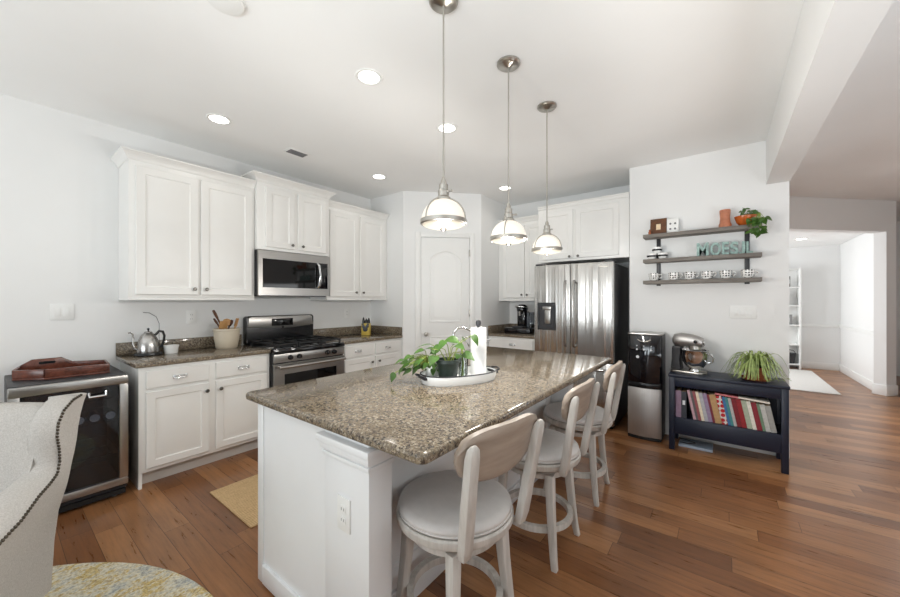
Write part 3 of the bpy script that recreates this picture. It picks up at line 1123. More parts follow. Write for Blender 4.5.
def lamp_light(parent, kind, loc, power, color, size=0.05, spot=None):
    d = bpy.data.lights.new('lamp_light', kind)
    d.energy = power
    d.color = color
    if kind == 'SPOT':
        d.spot_size = spot
        d.spot_blend = 0.6
        d.shadow_soft_size = size
    else:
        d.shadow_soft_size = size
    o = bpy.data.objects.new('lamp_light', d)
    COL.objects.link(o)
    o.parent = parent
    o.location = loc
    return o


pnd = make_pendant('nickel pendant lamp hanging over the potted plants, largest of three')
pnd.location = (-1.054, 1.323, H)
p2 = dup(pnd, (-1.023, 1.912, H), R(25), 'nickel pendant lamp hanging between the other two pendants')
p3 = dup(pnd, (-1.025, 2.507, H), R(-20), 'nickel pendant lamp hanging closest to the refrigerator')
for p in (pnd, p2, p3):
    lamp_light(p, 'POINT', (0, 0, -1.25), PENDANT_POWER, (1.0, 0.965, 0.91), 0.06)


# ------------------------------------------------------------------ ceiling fittings
def make_can(label, loc):
    t = thing('recessed_light', label, 'ceiling light', loc, 0, 'recessed ceiling lights')
    obj('trim_ring', G().lathe([(0.066, -0.004), (0.085, -0.006), (0.090, -0.0008), (0.066, -0.0008), (0.066, -0.004)], 36, cap=False), 'trim', t)
    obj('lens', G().lathe([(0, -0.0045), (0.066, -0.0035)], 36, cap=False), 'can', t)
    lamp_light(t, 'SPOT', (0, 0, -0.02), CAN_POWER, (1.0, 0.95, 0.87), 0.07, R(150))
    return t


make_can('recessed ceiling light above the wide upper cabinet by the kettle', (-3.150, 1.114, H))
make_can('recessed ceiling light beside the first pendant rod, largest in view', (-1.795, 1.488, H))
make_can('recessed ceiling light seen just behind the first pendant rod', (-1.813, 2.322, H))
make_can('recessed ceiling light above the pantry wall end of the upper cabinets', (-3.146, 2.754, H))
make_can('recessed ceiling light seen behind the second pendant rod near the pantry', (-2.196, 4.011, H))
make_can('recessed ceiling light inside the dining room beyond the hall', (1.10, 8.70, 2.45))
t = thing('ceiling_vent', 'small white ceiling vent with dark slots above the upper cabinets', 'vent', (-3.264, 1.824, H), R(0))
obj('frame', G().box(-0.065, 0.065, -0.105, 0.105, -0.006, -0.0006, 0.002), 'trim', t)
for k in range(5):
    obj('slat', G().box(-0.048 + k * 0.02, -0.036 + k * 0.02, -0.085, 0.085, -0.010, -0.0062), 'slot', t)
t = thing('smoke_detector', 'round pale ceiling detector at the top edge of the photo', 'smoke detector', (-1.875, 0.69, H))
obj('base', G().lathe([(0.085, -0.0008), (0.085, -0.008), (0, -0.008)], 36), 'plate', t)
obj('cover', G().lathe([(0.078, -0.0082), (0.074, -0.018), (0.05, -0.023), (0, -0.024)], 36), 'plate', t)

# ------------------------------------------------------------------ beverage cooler and the tray on it
t = thing('beverage_cooler', 'glass door beverage cooler with steel frame beside the base cabinet', 'beverage cooler', (WX + 0.02, 0.072, 0), L90)
W, D, HT = 0.533, 0.575, 0.852
g = G()
g.box(0, 0.02, -D, 0, 0.05, HT - 0.02)
g.box(W - 0.02, W, -D, 0, 0.05, HT - 0.02)
g.box(0.02, W - 0.02, -0.02, 0, 0.05, HT - 0.02)
g.box(0.02, W - 0.02, -D, -0.02, 0.05, 0.09)
g.box(0.0, W, -D, 0, HT - 0.02, HT, 0.004)
obj('body', g, 'dark', t)
g = G()
yd0, yd1 = -D - 0.045, -D - 0.004
g.box(0, W, yd0, yd1, HT - 0.062, HT - 0.004, 0.006)
g.box(0, W, yd0, yd1, 0.088, 0.135, 0.004)
g.box(W - 0.046, W, yd0, yd1, 0.135, HT - 0.062, 0.003)
g.box(0, 0.046, yd0, yd1, 0.135, HT - 0.062, 0.003)
dr = obj('door', g, 'steel_h', t)
obj('pane', G().box(0.046, W - 0.046, yd0 + 0.012, yd0 + 0.018, 0.135, HT - 0.062), 'pane', dr)
obj('handle', G().tube([(0.335, yd0 - 0.002, 0.755), (0.335, yd0 - 0.03, 0.76), (0.335, yd0 - 0.034, 0.735), (0.375, yd0 - 0.034, 0.735), (0.415, yd0 - 0.034, 0.735), (0.415, yd0 - 0.03, 0.76), (0.415, yd0 - 0.002, 0.755)], 0.008, 10), 'chrome', dr)
obj('kick_plate', G().box(0.01, W - 0.01, -D - 0.02, -0.03, 0.018, 0.0495), 'rubber', t)
for z in (0.30, 0.53, 0.69):
    g = G()
    for k in range(13):
        x = 0.03 + k * (W - 0.06) / 12
        g.tube([(x, -D + 0.03, z), (x, -0.04, z)], 0.0022, 6)
    for y in (-D + 0.03, -D + 0.25, -0.05):
        g.tube([(0.021, y, z), (W - 0.021, y, z)], 0.003, 6)
    obj('wire_shelf', g, 'chrome', t)
for x in (0.06, W - 0.06):
    for y in (-0.06, -D + 0.03):
        obj('foot', G().lathe([(0.016, 0), (0.016, 0.0175)], 12, T(x, y, 0)), 'nickel', t)
can = None
cxs = (0.30, 0.375, 0.455)
clabels = ('drink can inside the beverage cooler beside the shelf middle, leftmost of three', 'drink can inside the beverage cooler between two other cans', 'drink can inside the beverage cooler nearest the base cabinet')
for lab, lx in zip(clabels, cxs):
    # cans lie on the middle shelf with their round ends towards the door
    wx, wy = WX + 0.02 + D - 0.04, 0.072 + lx
    if can is None:
        can = thing('drink_can', lab, 'can', (wx, wy, 0.534), 0, 'drink cans in the cooler')
        obj('body', G().lathe([(0, -0.12), (0.026, -0.12), (0.032, -0.114), (0.032, -0.008), (0.027, 0.0), (0, 0.0)], 28, T(0, 0, 0.0325) @ RY(R(90))), 'chrome', can)
        obj('lid', G().lathe([(0.024, 0.0), (0.025, 0.003), (0.021, 0.0035), (0.012, 0.0015), (0, 0.0015)], 24, T(0.0002, 0, 0.0325) @ RY(R(90)), cap=False), 'label', can)
    else:
        dup(can, (wx, wy, 0.534), 0, lab)

t = thing('wooden_tray', 'dark mahogany six sided serving tray lying on the beverage cooler', 'tray', (-3.66, 0.33, HT + 0.001))
hexa = [(0.165, -0.105), (0.185, 0.205), (-0.075, 0.225), (-0.185, 0.06), (-0.165, -0.20), (0.035, -0.235)]
obj('base', G().prism(hexa, 0, 0.012, 0.002), 'traywood', t)
for k in range(6):
    p, q = Vector(hexa[k]), Vector(hexa[(k + 1) % 6])
    d = (q - p)
    L = d.length
    mt = T(p.x, p.y, 0) @ RZ(math.atan2(d.y, d.x))
    if k == 3:
        P = [(0.003, 0.0125), (L - 0.003, 0.0125), (L - 0.003, 0.066), (L - 0.06, 0.104), (0.06, 0.104), (0.003, 0.066)]
        e = obj('end_board', G().prism(P, -0.014, 0.0, 0.002, mtx=mt @ RX(R(90))), 'traywood', t)
        obj('handle_slot', G().prism(rrect(L / 2 - 0.04, L / 2 + 0.04, 0.066, 0.084, 0.008), -0.0155, 0.0015, mtx=mt @ RX(R(90))), 'black', e)
    else:
        obj('side', G().box(0.003, L - 0.003, 0.0, 0.014, 0.0125, 0.066, 0.003, mtx=mt), 'traywood', t)

# ------------------------------------------------------------------ things on the left counter
CT = 0.9165
t = thing('electric_kettle', 'stainless steel gooseneck kettle on its black base', 'kettle', (-3.785, 0.815, CT), R(90))
t.scale = (0.84, 0.84, 1.0)
obj('base', G().lathe([(0, 0), (0.108, 0), (0.112, 0.006), (0.108, 0.022), (0.09, 0.026), (0, 0.026)], 36), 'black', t)
prof = [(0, 0.027), (0.088, 0.027), (0.089, 0.035), (0.085, 0.085), (0.075, 0.130), (0.057, 0.165), (0.040, 0.180), (0.036, 0.184), (0, 0.188)]
obj('body', G().lathe(prof, 40), 'steel', t, smooth=50)
ld = obj('lid', G().lathe([(0, 0.1885), (0.034, 0.1865), (0.030, 0.194), (0.012, 0.199), (0, 0.200)], 28), 'steel', t)
obj('knob', G().lathe([(0.006, 0.200), (0.006, 0.206), (0.011, 0.212), (0.011, 0.222), (0, 0.225)], 16), 'black', ld)
obj('spout', G().tube([(-0.082, 0, 0.05), (-0.105, 0, 0.06), (-0.116, 0, 0.10), (-0.112, 0, 0.145), (-0.118, 0, 0.180), (-0.135, 0, 0.194), (-0.150, 0, 0.190)], [0.010, 0.009, 0.0075, 0.007, 0.0065, 0.006, 0.006], 12), 'steel', t)
obj('handle', G().tube([(0.058, 0, 0.165), (0.085, 0, 0.195), (0.115, 0, 0.188), (0.128, 0, 0.155), (0.122, 0, 0.105), (0.105, 0, 0.065), (0.083, 0, 0.06)], 0.011, 12), 'black', t)
obj('cord', G().tube([(0.085, 0.02, 0.012), (0.11, 0.08, 0.05), (0.115, 0.13, 0.14), (0.125, 0.165, 0.25), (0.105, 0.185, 0.31), (0.05, 0.192, 0.345), (0.0, 0.195, 0.350)], 0.0022, 8), 'dark', t)

t = thing('ramekin', 'small white ribbed ramekin beside the kettle', 'bowl', (-3.765, 0.965, CT))
obj('bowl', G().lathe([(0, 0), (0.046, 0), (0.048, 0.004), (0.052, 0.052), (0.055, 0.058), (0.055, 0.068), (0.049, 0.068), (0.046, 0.010), (0, 0.008)], 36), 'white', t)

t = thing('utensil_crock', 'cream stoneware crock holding wooden cooking utensils', 'crock', (-3.76, 1.395, CT))
obj('crock', G().lathe([(0, 0), (0.082, 0), (0.088, 0.006), (0.104, 0.09), (0.108, 0.165), (0.114, 0.170), (0.114, 0.186), (0.103, 0.186), (0.098, 0.09), (0.080, 0.018), (0, 0.018)], 44), 'stoneware', t)


def utensil(name, label, m, base, tip, kind):
    b_, t_ = Vector(base), Vector(tip)
    o = thing(name, label, 'utensil', (-3.76, 1.395, CT), 0, 'utensils in the crock')
    obj('handle', G().tube([b_, b_.lerp(t_, 0.5), b_.lerp(t_, 0.8)], [0.007, 0.007, 0.008], 10), m, o)
    d = (t_ - b_).normalized()
    q = d.to_track_quat('Z', 'Y').to_matrix().to_4x4()
    L = (t_ - b_).length * 0.22
    if kind == 'spoon':
        g = G().lathe([(0, -0.5), (0.30, -0.42), (0.48, -0.1), (0.5, 0.1), (0.38, 0.38), (0, 0.5)], 20, T(*(b_.lerp(t_, 0.89))) @ q @ Matrix.Diagonal((0.070, 0.022, L * 1.3, 1)))
    elif kind == 'spatula':
        g = G().box(-0.034, 0.034, -0.005, 0.005, -L * 0.9, L * 0.5, 0.004, mtx=T(*(b_.lerp(t_, 0.89))) @ q)
    else:
        g = G().lathe([(0, -0.5), (0.35, -0.5), (0.42, 0), (0.35, 0.45), (0, 0.5)], 16, T(*(b_.lerp(t_, 0.89))) @ q @ Matrix.Diagonal((0.03, 0.03, L, 1)))
    obj('head', g, m, o)


utensil('wooden_spoon', 'tall dark wooden spoon leaning out over the crock rim toward the kettle', 'utdark', (0.0, 0.04, 0.022), (0.03, -0.125, 0.365), 'grip')
utensil('wooden_spoon', 'dark oval wooden spoon low in the crock on the kettle side', 'utdark', (0.03, 0.03, 0.022), (-0.02, -0.10, 0.280), 'spoon')
utensil('wooden_spatula', 'pale wooden spatula slanting across the crock opening', 'utwood', (-0.03, -0.05, 0.022), (0.055, -0.045, 0.260), 'spatula')
utensil('wooden_spoon', 'pale wooden spoon standing in the middle of the crock', 'utwood', (0.04, -0.02, 0.022), (-0.04, 0.015, 0.270), 'spoon')
utensil('wooden_spoon', 'brown wooden spoon between the pale spoon and the orange spatula', 'utdark', (-0.01, -0.03, 0.022), (-0.03, 0.05, 0.260), 'spoon')
utensil('wooden_spatula', 'orange-brown wooden spatula standing on the range side of the crock', 'utwood', (0.02, 0.02, 0.022), (0.025, 0.085, 0.280), 'spatula')

t = thing('canister', 'small yellow canister with black motif and black pointed top by the pantry wall', 'canister', (-3.70, 3.02, CT), R(35))
obj('tin', G().box(-0.052, 0.052, -0.045, 0.045, 0, 0.155, 0.006), 'yellow', t)
g = G()
for (x, z, r_) in ((0, 0.082, 0.034), (-0.024, 0.115, 0.022), (0.026, 0.118, 0.022), (-0.032, 0.145, 0.014), (0.034, 0.140, 0.015)):
    g.lathe([(0, 0), (r_, 0), (r_ * 0.9, 0.003), (0, 0.004)], 18, T(x, -0.0455, z) @ RX(R(90)))
obj('motif', g, 'black', t)
g = G()
for x, y, h, r_ in ((-0.036, 0, 0.085, 0.017), (0.0, 0.01, 0.062, 0.024), (0.036, -0.005, 0.075, 0.017)):
    g.lathe([(r_, 0.1552), (r_, 0.155 + h * 0.4), (r_ * 0.5, 0.155 + h * 0.8), (0, 0.155 + h)], 12, T(x, y, 0))
obj('top', g, 'black', t)

# coffee maker
t = thing('coffee_maker', 'black pod coffee maker standing on a wide black drawer base', 'coffee maker', (-2.235, 4.56, CT))
obj('drawer_base', G().box(-0.19, 0.19, -0.15, 0.15, 0.0, 0.075, 0.008), 'blackgloss', t)
obj('drip_tray', G().box(-0.075, 0.075, -0.145, -0.03, 0.0755, 0.098, 0.006), 'dark', t)
obj('column', G().prism(rrect(-0.07, 0.07, -0.02, 0.13, 0.04), 0.0755, 0.30, 0.006), 'blackgloss', t)
hd = obj('head', G().lathe([(0.072, 0.3005), (0.078, 0.33), (0.07, 0.37), (0.045, 0.395), (0, 0.40)], 30, T(0, 0.02, 0)), 'blackgloss', t)
obj('lever', G().tube([(-0.085, 0.02, 0.345), (-0.06, -0.07, 0.365), (0, -0.095, 0.37), (0.06, -0.07, 0.365), (0.085, 0.02, 0.345)], 0.010, 10), 'chrome', hd)
obj('spout', G().lathe([(0.018, 0.24), (0.024, 0.30)], 16, T(0, -0.045, 0)), 'chrome', t)
obj('water_tank', G().prism(rrect(0.072, 0.145, 0.0, 0.12, 0.02), 0.0755, 0.29, 0.004), 'pane', t)


# ------------------------------------------------------------------ plants
def leaf(tb, base, direction, normal, L, Wd, droop=0.3, fold=0.15, n=6):
    d = Vector(direction).normalized()
    nrm = Vector(normal)
    nrm = (nrm - d * nrm.dot(d)).normalized()
    s = d.cross(nrm)
    rows = []
    for k in range(n + 1):
        u = k / n
        w = Wd * (math.sin(PI * min(1, u * 0.92 + 0.08) ** 0.62)) * 0.5 if u < 1 else 0.0
        c = Vector(base) + d * (L * u) - nrm * (droop * L * u * u)
        rows.append((c - s * w + nrm * (fold * w), c, c + s * w + nrm * (fold * w)))
    vr = [[tb.verts.new(p) for p in r] for r in rows]
    for a, b in zip(vr, vr[1:]):
        for k in range(2):
            tb.faces.new((a[k], a[k + 1], b[k + 1], b[k]))


def pothos_parts(parent, spots, rnd, Lr=(0.06, 0.10), origin=(0, 0, 0.1)):
    tb = bmesh.new()
    st_ = G()
    for p in spots:
        p = Vector(p)
        o = Vector(origin) + Vector((rnd.uniform(-0.02, 0.02), rnd.uniform(-0.02, 0.02), 0))
        m = o.lerp(p, 0.5) + Vector((0, 0, 0.035))
        st_.tube([o, m, p], 0.0022, 6)
        out = p - Vector(origin)
        out.z = out.z * 0.2
        d = Vector((out.x, out.y, 0)).normalized() * 0.8 + Vector((rnd.uniform(-0.5, 0.5), rnd.uniform(-0.5, 0.5), rnd.uniform(-0.7, 0.1)))
        nrm = Vector((rnd.uniform(-0.3, 0.5), rnd.uniform(-0.9, -0.1), 1.0))
        leaf(tb, p, d, nrm, rnd.uniform(*Lr), rnd.uniform(*Lr) * 0.72)
    g = G()._merge(tb)
    obj('foliage', g, 'pothos', parent, smooth=80)
    obj('stems', st_, 'stem', parent)


# oval tray on the island with what stands on it
TZ = 0.9145
TC = Vector((-1.194, 1.642))
TA = R(64)
t = thing('oval_tray', 'white oval enamel tray with dark rim on the island', 'tray', (TC.x, TC.y, TZ), TA)
prof_in = []
rows = []
for (sx, sy, z) in ((0.0, 0.0, 0.004), (0.185, 0.100, 0.004), (0.212, 0.122, 0.010), (0.224, 0.130, 0.050), (0.228, 0.134, 0.050), (0.230, 0.136, 0.046), (0.220, 0.126, 0.0), (0.0, 0.0, 0.0)):
    rows.append([((sx * abs(math.cos(a)) ** 0.85 * (1 if math.cos(a) > 0 else -1)), (sy * abs(math.sin(a)) ** 0.85 * (1 if math.sin(a) > 0 else -1)), z) for a in [2 * PI * k / 56 for k in range(56)]])
obj('bowl', G().grid(rows, close=True), 'enamel', t, smooth=50)
rim = [(0.228 * abs(math.cos(a)) ** 0.85 * (1 if math.cos(a) > 0 else -1), 0.134 * abs(math.sin(a)) ** 0.85 * (1 if math.sin(a) > 0 else -1), 0.051) for a in [2 * PI * k / 56 for k in range(56)]]
obj('rim', G().tube(rim, 0.0035, 8, True), 'dark', t)
for s in (-1, 1):
    obj('handle', G().tube([(s * 0.222, -0.04, 0.042), (s * 0.250, -0.036, 0.05), (s * 0.260, 0, 0.054), (s * 0.250, 0.036, 0.05), (s * 0.222, 0.04, 0.042)], 0.005, 8), 'dark', t)
    obj('handle_bracket', G().box(s * 0.224 - 0.010, s * 0.224 + 0.010, -0.05, 0.05, 0.028, 0.044, 0.004), 'dark', t)
TZ2 = TZ + 0.0045


def ontray(u, v):
    c, s = math.cos(TA), math.sin(TA)
    return (TC.x + u * c - v * s, TC.y + u * s + v * c, TZ2)


rnd = random.Random(5)
t = thing('potted_plant', 'pothos in a dark green pot on the oval tray', 'plant', ontray(-0.088, -0.032))
pot = obj('pot', G().lathe([(0, 0), (0.046, 0), (0.048, 0.004), (0.062, 0.108), (0.067, 0.110), (0.067, 0.128), (0.060, 0.128), (0.057, 0.10), (0, 0.10)], 40), 'potdark', t)
obj('soil', G().lathe([(0.056, 0.1005), (0.03, 0.108), (0, 0.11)], 24, cap=False), 'soil', t)
spots = [(-0.03, -0.03, 0.19), (0.02, -0.05, 0.235), (0.06, 0.0, 0.21), (-0.07, -0.06, 0.185), (0.0, 0.05, 0.20), (0.085, 0.03, 0.165), (-0.10, -0.02, 0.20), (0.10, 0.09, 0.26), (0.03, 0.10, 0.23), (-0.02, -0.08, 0.15)]
pothos_parts(t, spots, rnd, (0.065, 0.088), (0, 0, 0.10))
t = thing('propagation_jar', 'pale jar of trailing pothos cuttings beside the dark pot', 'plant', ontray(-0.150, 0.045))
obj('jar', G().lathe([(0, 0), (0.034, 0), (0.036, 0.004), (0.036, 0.082), (0.033, 0.090), (0.030, 0.088), (0.032, 0.006), (0, 0.004)], 32), 'white', t)
spots = []
for k in range(46):
    # a loose mound spilling over the tray's end
    a = rnd.uniform(0, 2 * PI)
    rr_ = rnd.uniform(0.01, 0.085)
    spots.append((-0.030 + rr_ * math.cos(a) * 1.2, -0.045 + rr_ * math.sin(a) * 1.2, 0.085 + rnd.uniform(-0.02, 0.07) * (1 - rr_ * 4)))
spots += [(-0.07, -0.16, 0.09), (-0.10, -0.19, 0.06), (-0.05, -0.12, 0.15), (-0.07, -0.15, 0.13), (0.02, -0.02, 0.185), (-0.01, -0.06, 0.18)]
pothos_parts(t, spots, rnd, (0.038, 0.062), (0, 0, 0.085))
t = thing('glass_bottle', 'slim glass bottle holding one tall pothos cutting', 'vase', ontray(0.012, -0.015))
obj('glass', G().lathe([(0, 0), (0.020, 0), (0.021, 0.003), (0.021, 0.10), (0.012, 0.125), (0.011, 0.150), (0.009, 0.150), (0.010, 0.125), (0.019, 0.098), (0.019, 0.004), (0, 0.004)], 24), 'clear', t)
obj('stem', G().tube([(0.0, 0, 0.006), (0.004, 0.0, 0.10), (-0.004, 0.0, 0.19), (-0.03, -0.012, 0.225)], 0.006, 8), 'stem', t)
tb = bmesh.new()
leaf(tb, (-0.02, -0.01, 0.222), (-0.3, -0.6, 0.15), (0.4, -0.5, 0.9), 0.085, 0.07)
leaf(tb, (-0.004, 0, 0.14), (0.2, -0.7, 0.1), (0.3, -0.4, 1), 0.08, 0.065)
obj('leaves', G()._merge(tb), 'pothos', t, smooth=80)
t = thing('paper_towel_roll', 'white paper towel roll upright on a dark holder', 'paper towel', ontray(0.122, -0.010))
obj('roll', G().lathe([(0.018, 0.010), (0.046, 0.010), (0.046, 0.292), (0.018, 0.292), (0.018, 0.010)], 40, cap=False), 'paper', t)
obj('holder', G().lathe([(0, 0), (0.048, 0), (0.050, 0.004), (0.048, 0.0095), (0.008, 0.0095), (0.008, 0.300), (0.014, 0.304), (0.016, 0.320), (0.013, 0.334), (0, 0.337)], 28), 'dark', t)
t = None
for lab, (u, v) in (('clear drinking glass on the tray between slim bottle and paper towels', (0.065, 0.062)), ('clear drinking glass on the tray past the paper towels', (0.176, 0.042))):
    if t is None:
        t = thing('drinking_glass', lab, 'glass', ontray(u, v), 0, 'drinking glasses on the tray')
        obj('glass', G().lathe([(0, 0), (0.020, 0), (0.021, 0.003), (0.025, 0.105), (0.0235, 0.105), (0.0195, 0.010), (0, 0.010)], 28), 'clear', t)
    else:
        dup(t, ontray(u, v), 0, lab)

# tap on the island behind the towel roll
t = thing('kitchen_faucet', 'chrome gooseneck kitchen faucet on the island behind the paper towels', 'faucet', (-1.60, 2.49, TZ), R(0))
obj('base', G().lathe([(0, 0), (0.028, 0), (0.028, 0.006), (0.018, 0.012), (0.016, 0.10), (0.012, 0.11), (0, 0.11)], 24), 'chrome', t)
obj('spout', G().tube([(0, 0, 0.105), (-0.01, -0.01, 0.15), (-0.05, -0.04, 0.20), (-0.10, -0.08, 0.235), (-0.145, -0.12, 0.225), (-0.165, -0.14, 0.19), (-0.168, -0.143, 0.165)], 0.011, 12), 'chrome', t)
obj('lever', G().tube([(0.012, 0.0, 0.10), (0.05, 0.03, 0.13), (0.08, 0.05, 0.135)], 0.006, 8), 'chrome', t)
t = thing('filter_tap', 'small thin curved chrome tap beside the kitchen faucet', 'faucet', (-1.71, 2.385, TZ))
obj('base', G().lathe([(0, 0), (0.018, 0), (0.018, 0.008), (0.007, 0.014), (0, 0.014)], 18), 'chrome', t)
obj('spout', G().tube([(0, 0, 0.012), (0, 0, 0.11), (0.02, 0.015, 0.15), (0.06, 0.045, 0.155), (0.09, 0.07, 0.125)], 0.006, 10), 'chrome', t)

# ------------------------------------------------------------------ water cooler
t = thing('water_cooler', 'black and steel bottom loading water cooler beside the navy bookcase', 'water dispenser', (-0.613, 3.925, 0))
g = G().box(-0.150, 0.150, 0.028, 0.30, 0.012, 1.030, 0.008)
obj('body', g, 'dark', t)


def bow(x0, x1, z0, z1, amp=0.028, back=0.03, b=0.003, n=12):
    P = [(x0 + (x1 - x0) * k / n, 0.0 + amp * (2 * k / n - 1) ** 2 - 0.0) for k in range(n + 1)]
    P = P + [(x1, back), (x0, back)]
    return G().prism(P, z0, z1, b)


obj('door', bow(-0.148, 0.148, 0.030, 0.505, b=0.004), 'steel_soft', t)
up = obj('front_panel', bow(-0.148, 0.148, 0.560, 1.028, b=0.004), 'blackgloss', t)
obj('drip_tray', bow(-0.148, 0.148, 0.510, 0.556, amp=0.026, b=0.004), 'black', t)
obj('top_cap', G().prism(rrect(-0.152, 0.152, 0.0, 0.302, 0.03), 1.0305, 1.046, 0.004), 'steel_h', t)
obj('plinth', bow(-0.146, 0.146, 0.0, 0.028, amp=0.024), 'rubber', t)
for x in (-0.062, 0.0, 0.062):
    obj('button', G().lathe([(0.008, 0), (0.008, 0.004), (0, 0.005)], 14, T(x, 0.028 * (x / 0.148) ** 2 + 0.0008, 0.885) @ RX(R(90))), 'label', up)
    obj('indicator', G().box(x - 0.004, x + 0.004, 0.028 * (x / 0.148) ** 2 - 0.001, 0.02, 0.918, 0.926), 'label', up)
obj('round_lock', G().lathe([(0.014, 0), (0.014, 0.006), (0, 0.008)], 18, T(-0.055, 0.005, 0.812) @ RX(R(90))), 'label', up)
obj('logo_arc', G().tube([(-0.06, 0.004, 0.985), (-0.03, 0.001, 0.968), (0.0, -0.001, 0.962), (0.03, 0.001, 0.968), (0.06, 0.004, 0.985)], 0.005, 8), 'nickel', up)

# ------------------------------------------------------------------ navy bookcase, books and what stands on it
BX0, BX1, BYF, BYB, BH = -0.393, 0.415, 3.832, 4.205, 0.692
t = thing('bookcase', 'low navy blue bookcase holding cookbooks under the wall shelves', 'bookcase', ((BX0 + BX1) / 2, BYF, 0))
w2 = (BX1 - BX0) / 2
obj('top', G().box(-w2 - 0.006, w2 + 0.006, -0.006, BYB - BYF, BH - 0.024, BH, 0.003), 'navy', t)
for s in (-1, 1):
    for y in (0.0, BYB - BYF - 0.045):
        obj('leg', G().box(s * w2 - (0.045 if s > 0 else 0), s * w2 + (0.045 if s < 0 else 0), y, y + 0.045, 0, BH - 0.0245, 0.002), 'navy', t)
    obj('side_panel', G().box(s * (w2 - 0.01) - 0.008, s * (w2 - 0.01) + 0.008, 0.045, BYB - BYF - 0.045, 0.15, BH - 0.0245), 'navy', t)
obj('back_panel', G().box(-w2 + 0.045, w2 - 0.045, BYB - BYF - 0.03, BYB - BYF - 0.02, 0.15, BH - 0.0245), 'navy', t)
obj('upper_rail', G().box(-w2 + 0.045, w2 - 0.045, 0.006, 0.028, 0.582, BH - 0.0245, 0.002), 'navy', t)
obj('lower_rail', G().box(-w2 + 0.045, w2 - 0.045, 0.006, 0.028, 0.152, 0.302, 0.002), 'navy', t)
obj('shelf', G().box(-w2 + 0.02, w2 - 0.02, 0.028, BYB - BYF - 0.03, 0.280, 0.298), 'navy', t)

books = [  # thickness, height, colour, depth, label
    (0.042, 0.245, (142, 118, 140), 'thick mauve patterned book upright at the water cooler end', 0),
    (0.040, 0.240, (52, 56, 64), 'thick charcoal book with a small pale label', 0),
    (0.020, 0.262, (196, 160, 170), 'thin pale pink book leaning on the charcoal book', 1),
    (0.016, 0.258, (96, 92, 94), 'thin dark grey book between two pink-toned books', 1),
    (0.020, 0.256, (150, 84, 88), 'dusty rose book beside the thin dark grey book', 1),
    (0.022, 0.256, (226, 214, 192), 'cream book beside the dusty rose book', 1),
    (0.026, 0.252, (176, 176, 182), 'silver grey book beside the cream book', 1),
    (0.028, 0.250, (150, 132, 160), 'lavender book beside the silver grey book', 1),
    (0.016, 0.246, (120, 44, 56), 'thin maroon book between lavender and tan books', 1),
    (0.044, 0.246, (182, 146, 102), 'wide tan book beside the thin maroon book', 1),
    (0.040, 0.244, (206, 200, 196), 'white book with large red and white dots', 1),
    (0.018, 0.242, (62, 110, 160), 'bright blue book beside the dotted book', 1),
    (0.018, 0.240, (72, 138, 140), 'teal book beside the bright blue book', 1),
    (0.020, 0.238, (182, 180, 178), 'thin pale grey book before the red books', 1),
    (0.030, 0.238, (120, 28, 36), 'dark red book, first of the red pair', 1),
    (0.032, 0.236, (146, 34, 40), 'brighter red book, second of the red pair', 1),
    (0.032, 0.232, (168, 178, 158), 'sage green book beside the red pair', 1),
    (0.026, 0.230, (226, 222, 210), 'ivory book beside the sage green book', 1),
    (0.034, 0.226, (132, 36, 48), 'crimson book standing alone among pale books', 1),
    (0.018, 0.222, (110, 136, 112), 'thin moss green book beside the crimson book', 1),
    (0.030, 0.218, (188, 188, 184), 'light grey book near the leg end of the row', 1),
    (0.034, 0.214, (158, 158, 154), 'medium grey book, last before the bookcase end', 1),
]
x = BX0 + 0.050
lean = R(11)
first_lean = True
for (th, hh, col, lab, ln) in books:
    m = mat('book_cover', col, 0.55, vary=0.14, nscale=40)
    if lab.startswith('white book with large'):
        m = make_polka('dotted_cover', (214, 208, 204), (176, 40, 48), 26, 0.42)
    if ln and first_lean:
        x += hh * math.sin(lean) + 0.001
        first_lean = False
    a = -lean if ln else 0.0
    b = thing('book', lab, 'book', (x, BYF + 0.032, 0.2985 + (th * math.sin(lean) if ln else 0) * 0), 0, 'cookbooks in the navy bookcase')
    # turn about the foot of the book so that its head leans towards the water cooler
    mt = Matrix.Identity(4)
    if ln:
        mt = T(0, 0, 0.0004) @ RY(-lean)
    dd = 0.19
    c_ = G()
    c_.box(0, 0.003, 0, dd, 0, hh, mtx=mt).box(th - 0.003, th, 0, dd, 0, hh, mtx=mt).box(0.003, th - 0.003, 0, 0.003, 0, hh, mtx=mt)
    obj('cover', c_, m, b)
    obj('pages', G().box(0.003, th - 0.003, 0.0032, dd - 0.004, 0.003, hh - 0.004, mtx=mt), 'cream', b)
    if 'pale label' in lab:
        obj('label_patch', G().box(0.010, th - 0.010, -0.0008, 0.0, 0.12, 0.16), 'label', b)
    if ln:
        b.location.z += th * math.sin(lean) * 0.0
    x += th / (math.cos(lean) if ln else 1) + 0.0012
for lab, x0, z0, col, L_ in (('thin pink book lying across the tops of the dotted and red books', -0.055, 0.5500, (206, 120, 124), 0.16), ('thin white book lying across the tops of the ivory and grey books', 0.105, 0.5415, (230, 222, 210), 0.20)):
    b = thing('book', lab, 'book', (x0, BYF + 0.034, z0), 0, 'cookbooks in the navy bookcase')
    b.rotation_euler = (0, R(4), 0)
    m = mat('book_cover', col, 0.55, vary=0.1, nscale=40)
    obj('cover', G().box(0, L_, 0, 0.2, 0, 0.0025).box(0, L_, 0, 0.2, 0.0115, 0.014).box(0, L_, 0, 0.0025, 0.0025, 0.0115), m, b)
    obj('pages', G().box(0.003, L_ - 0.003, 0.003, 0.197, 0.003, 0.011), 'cream', b)

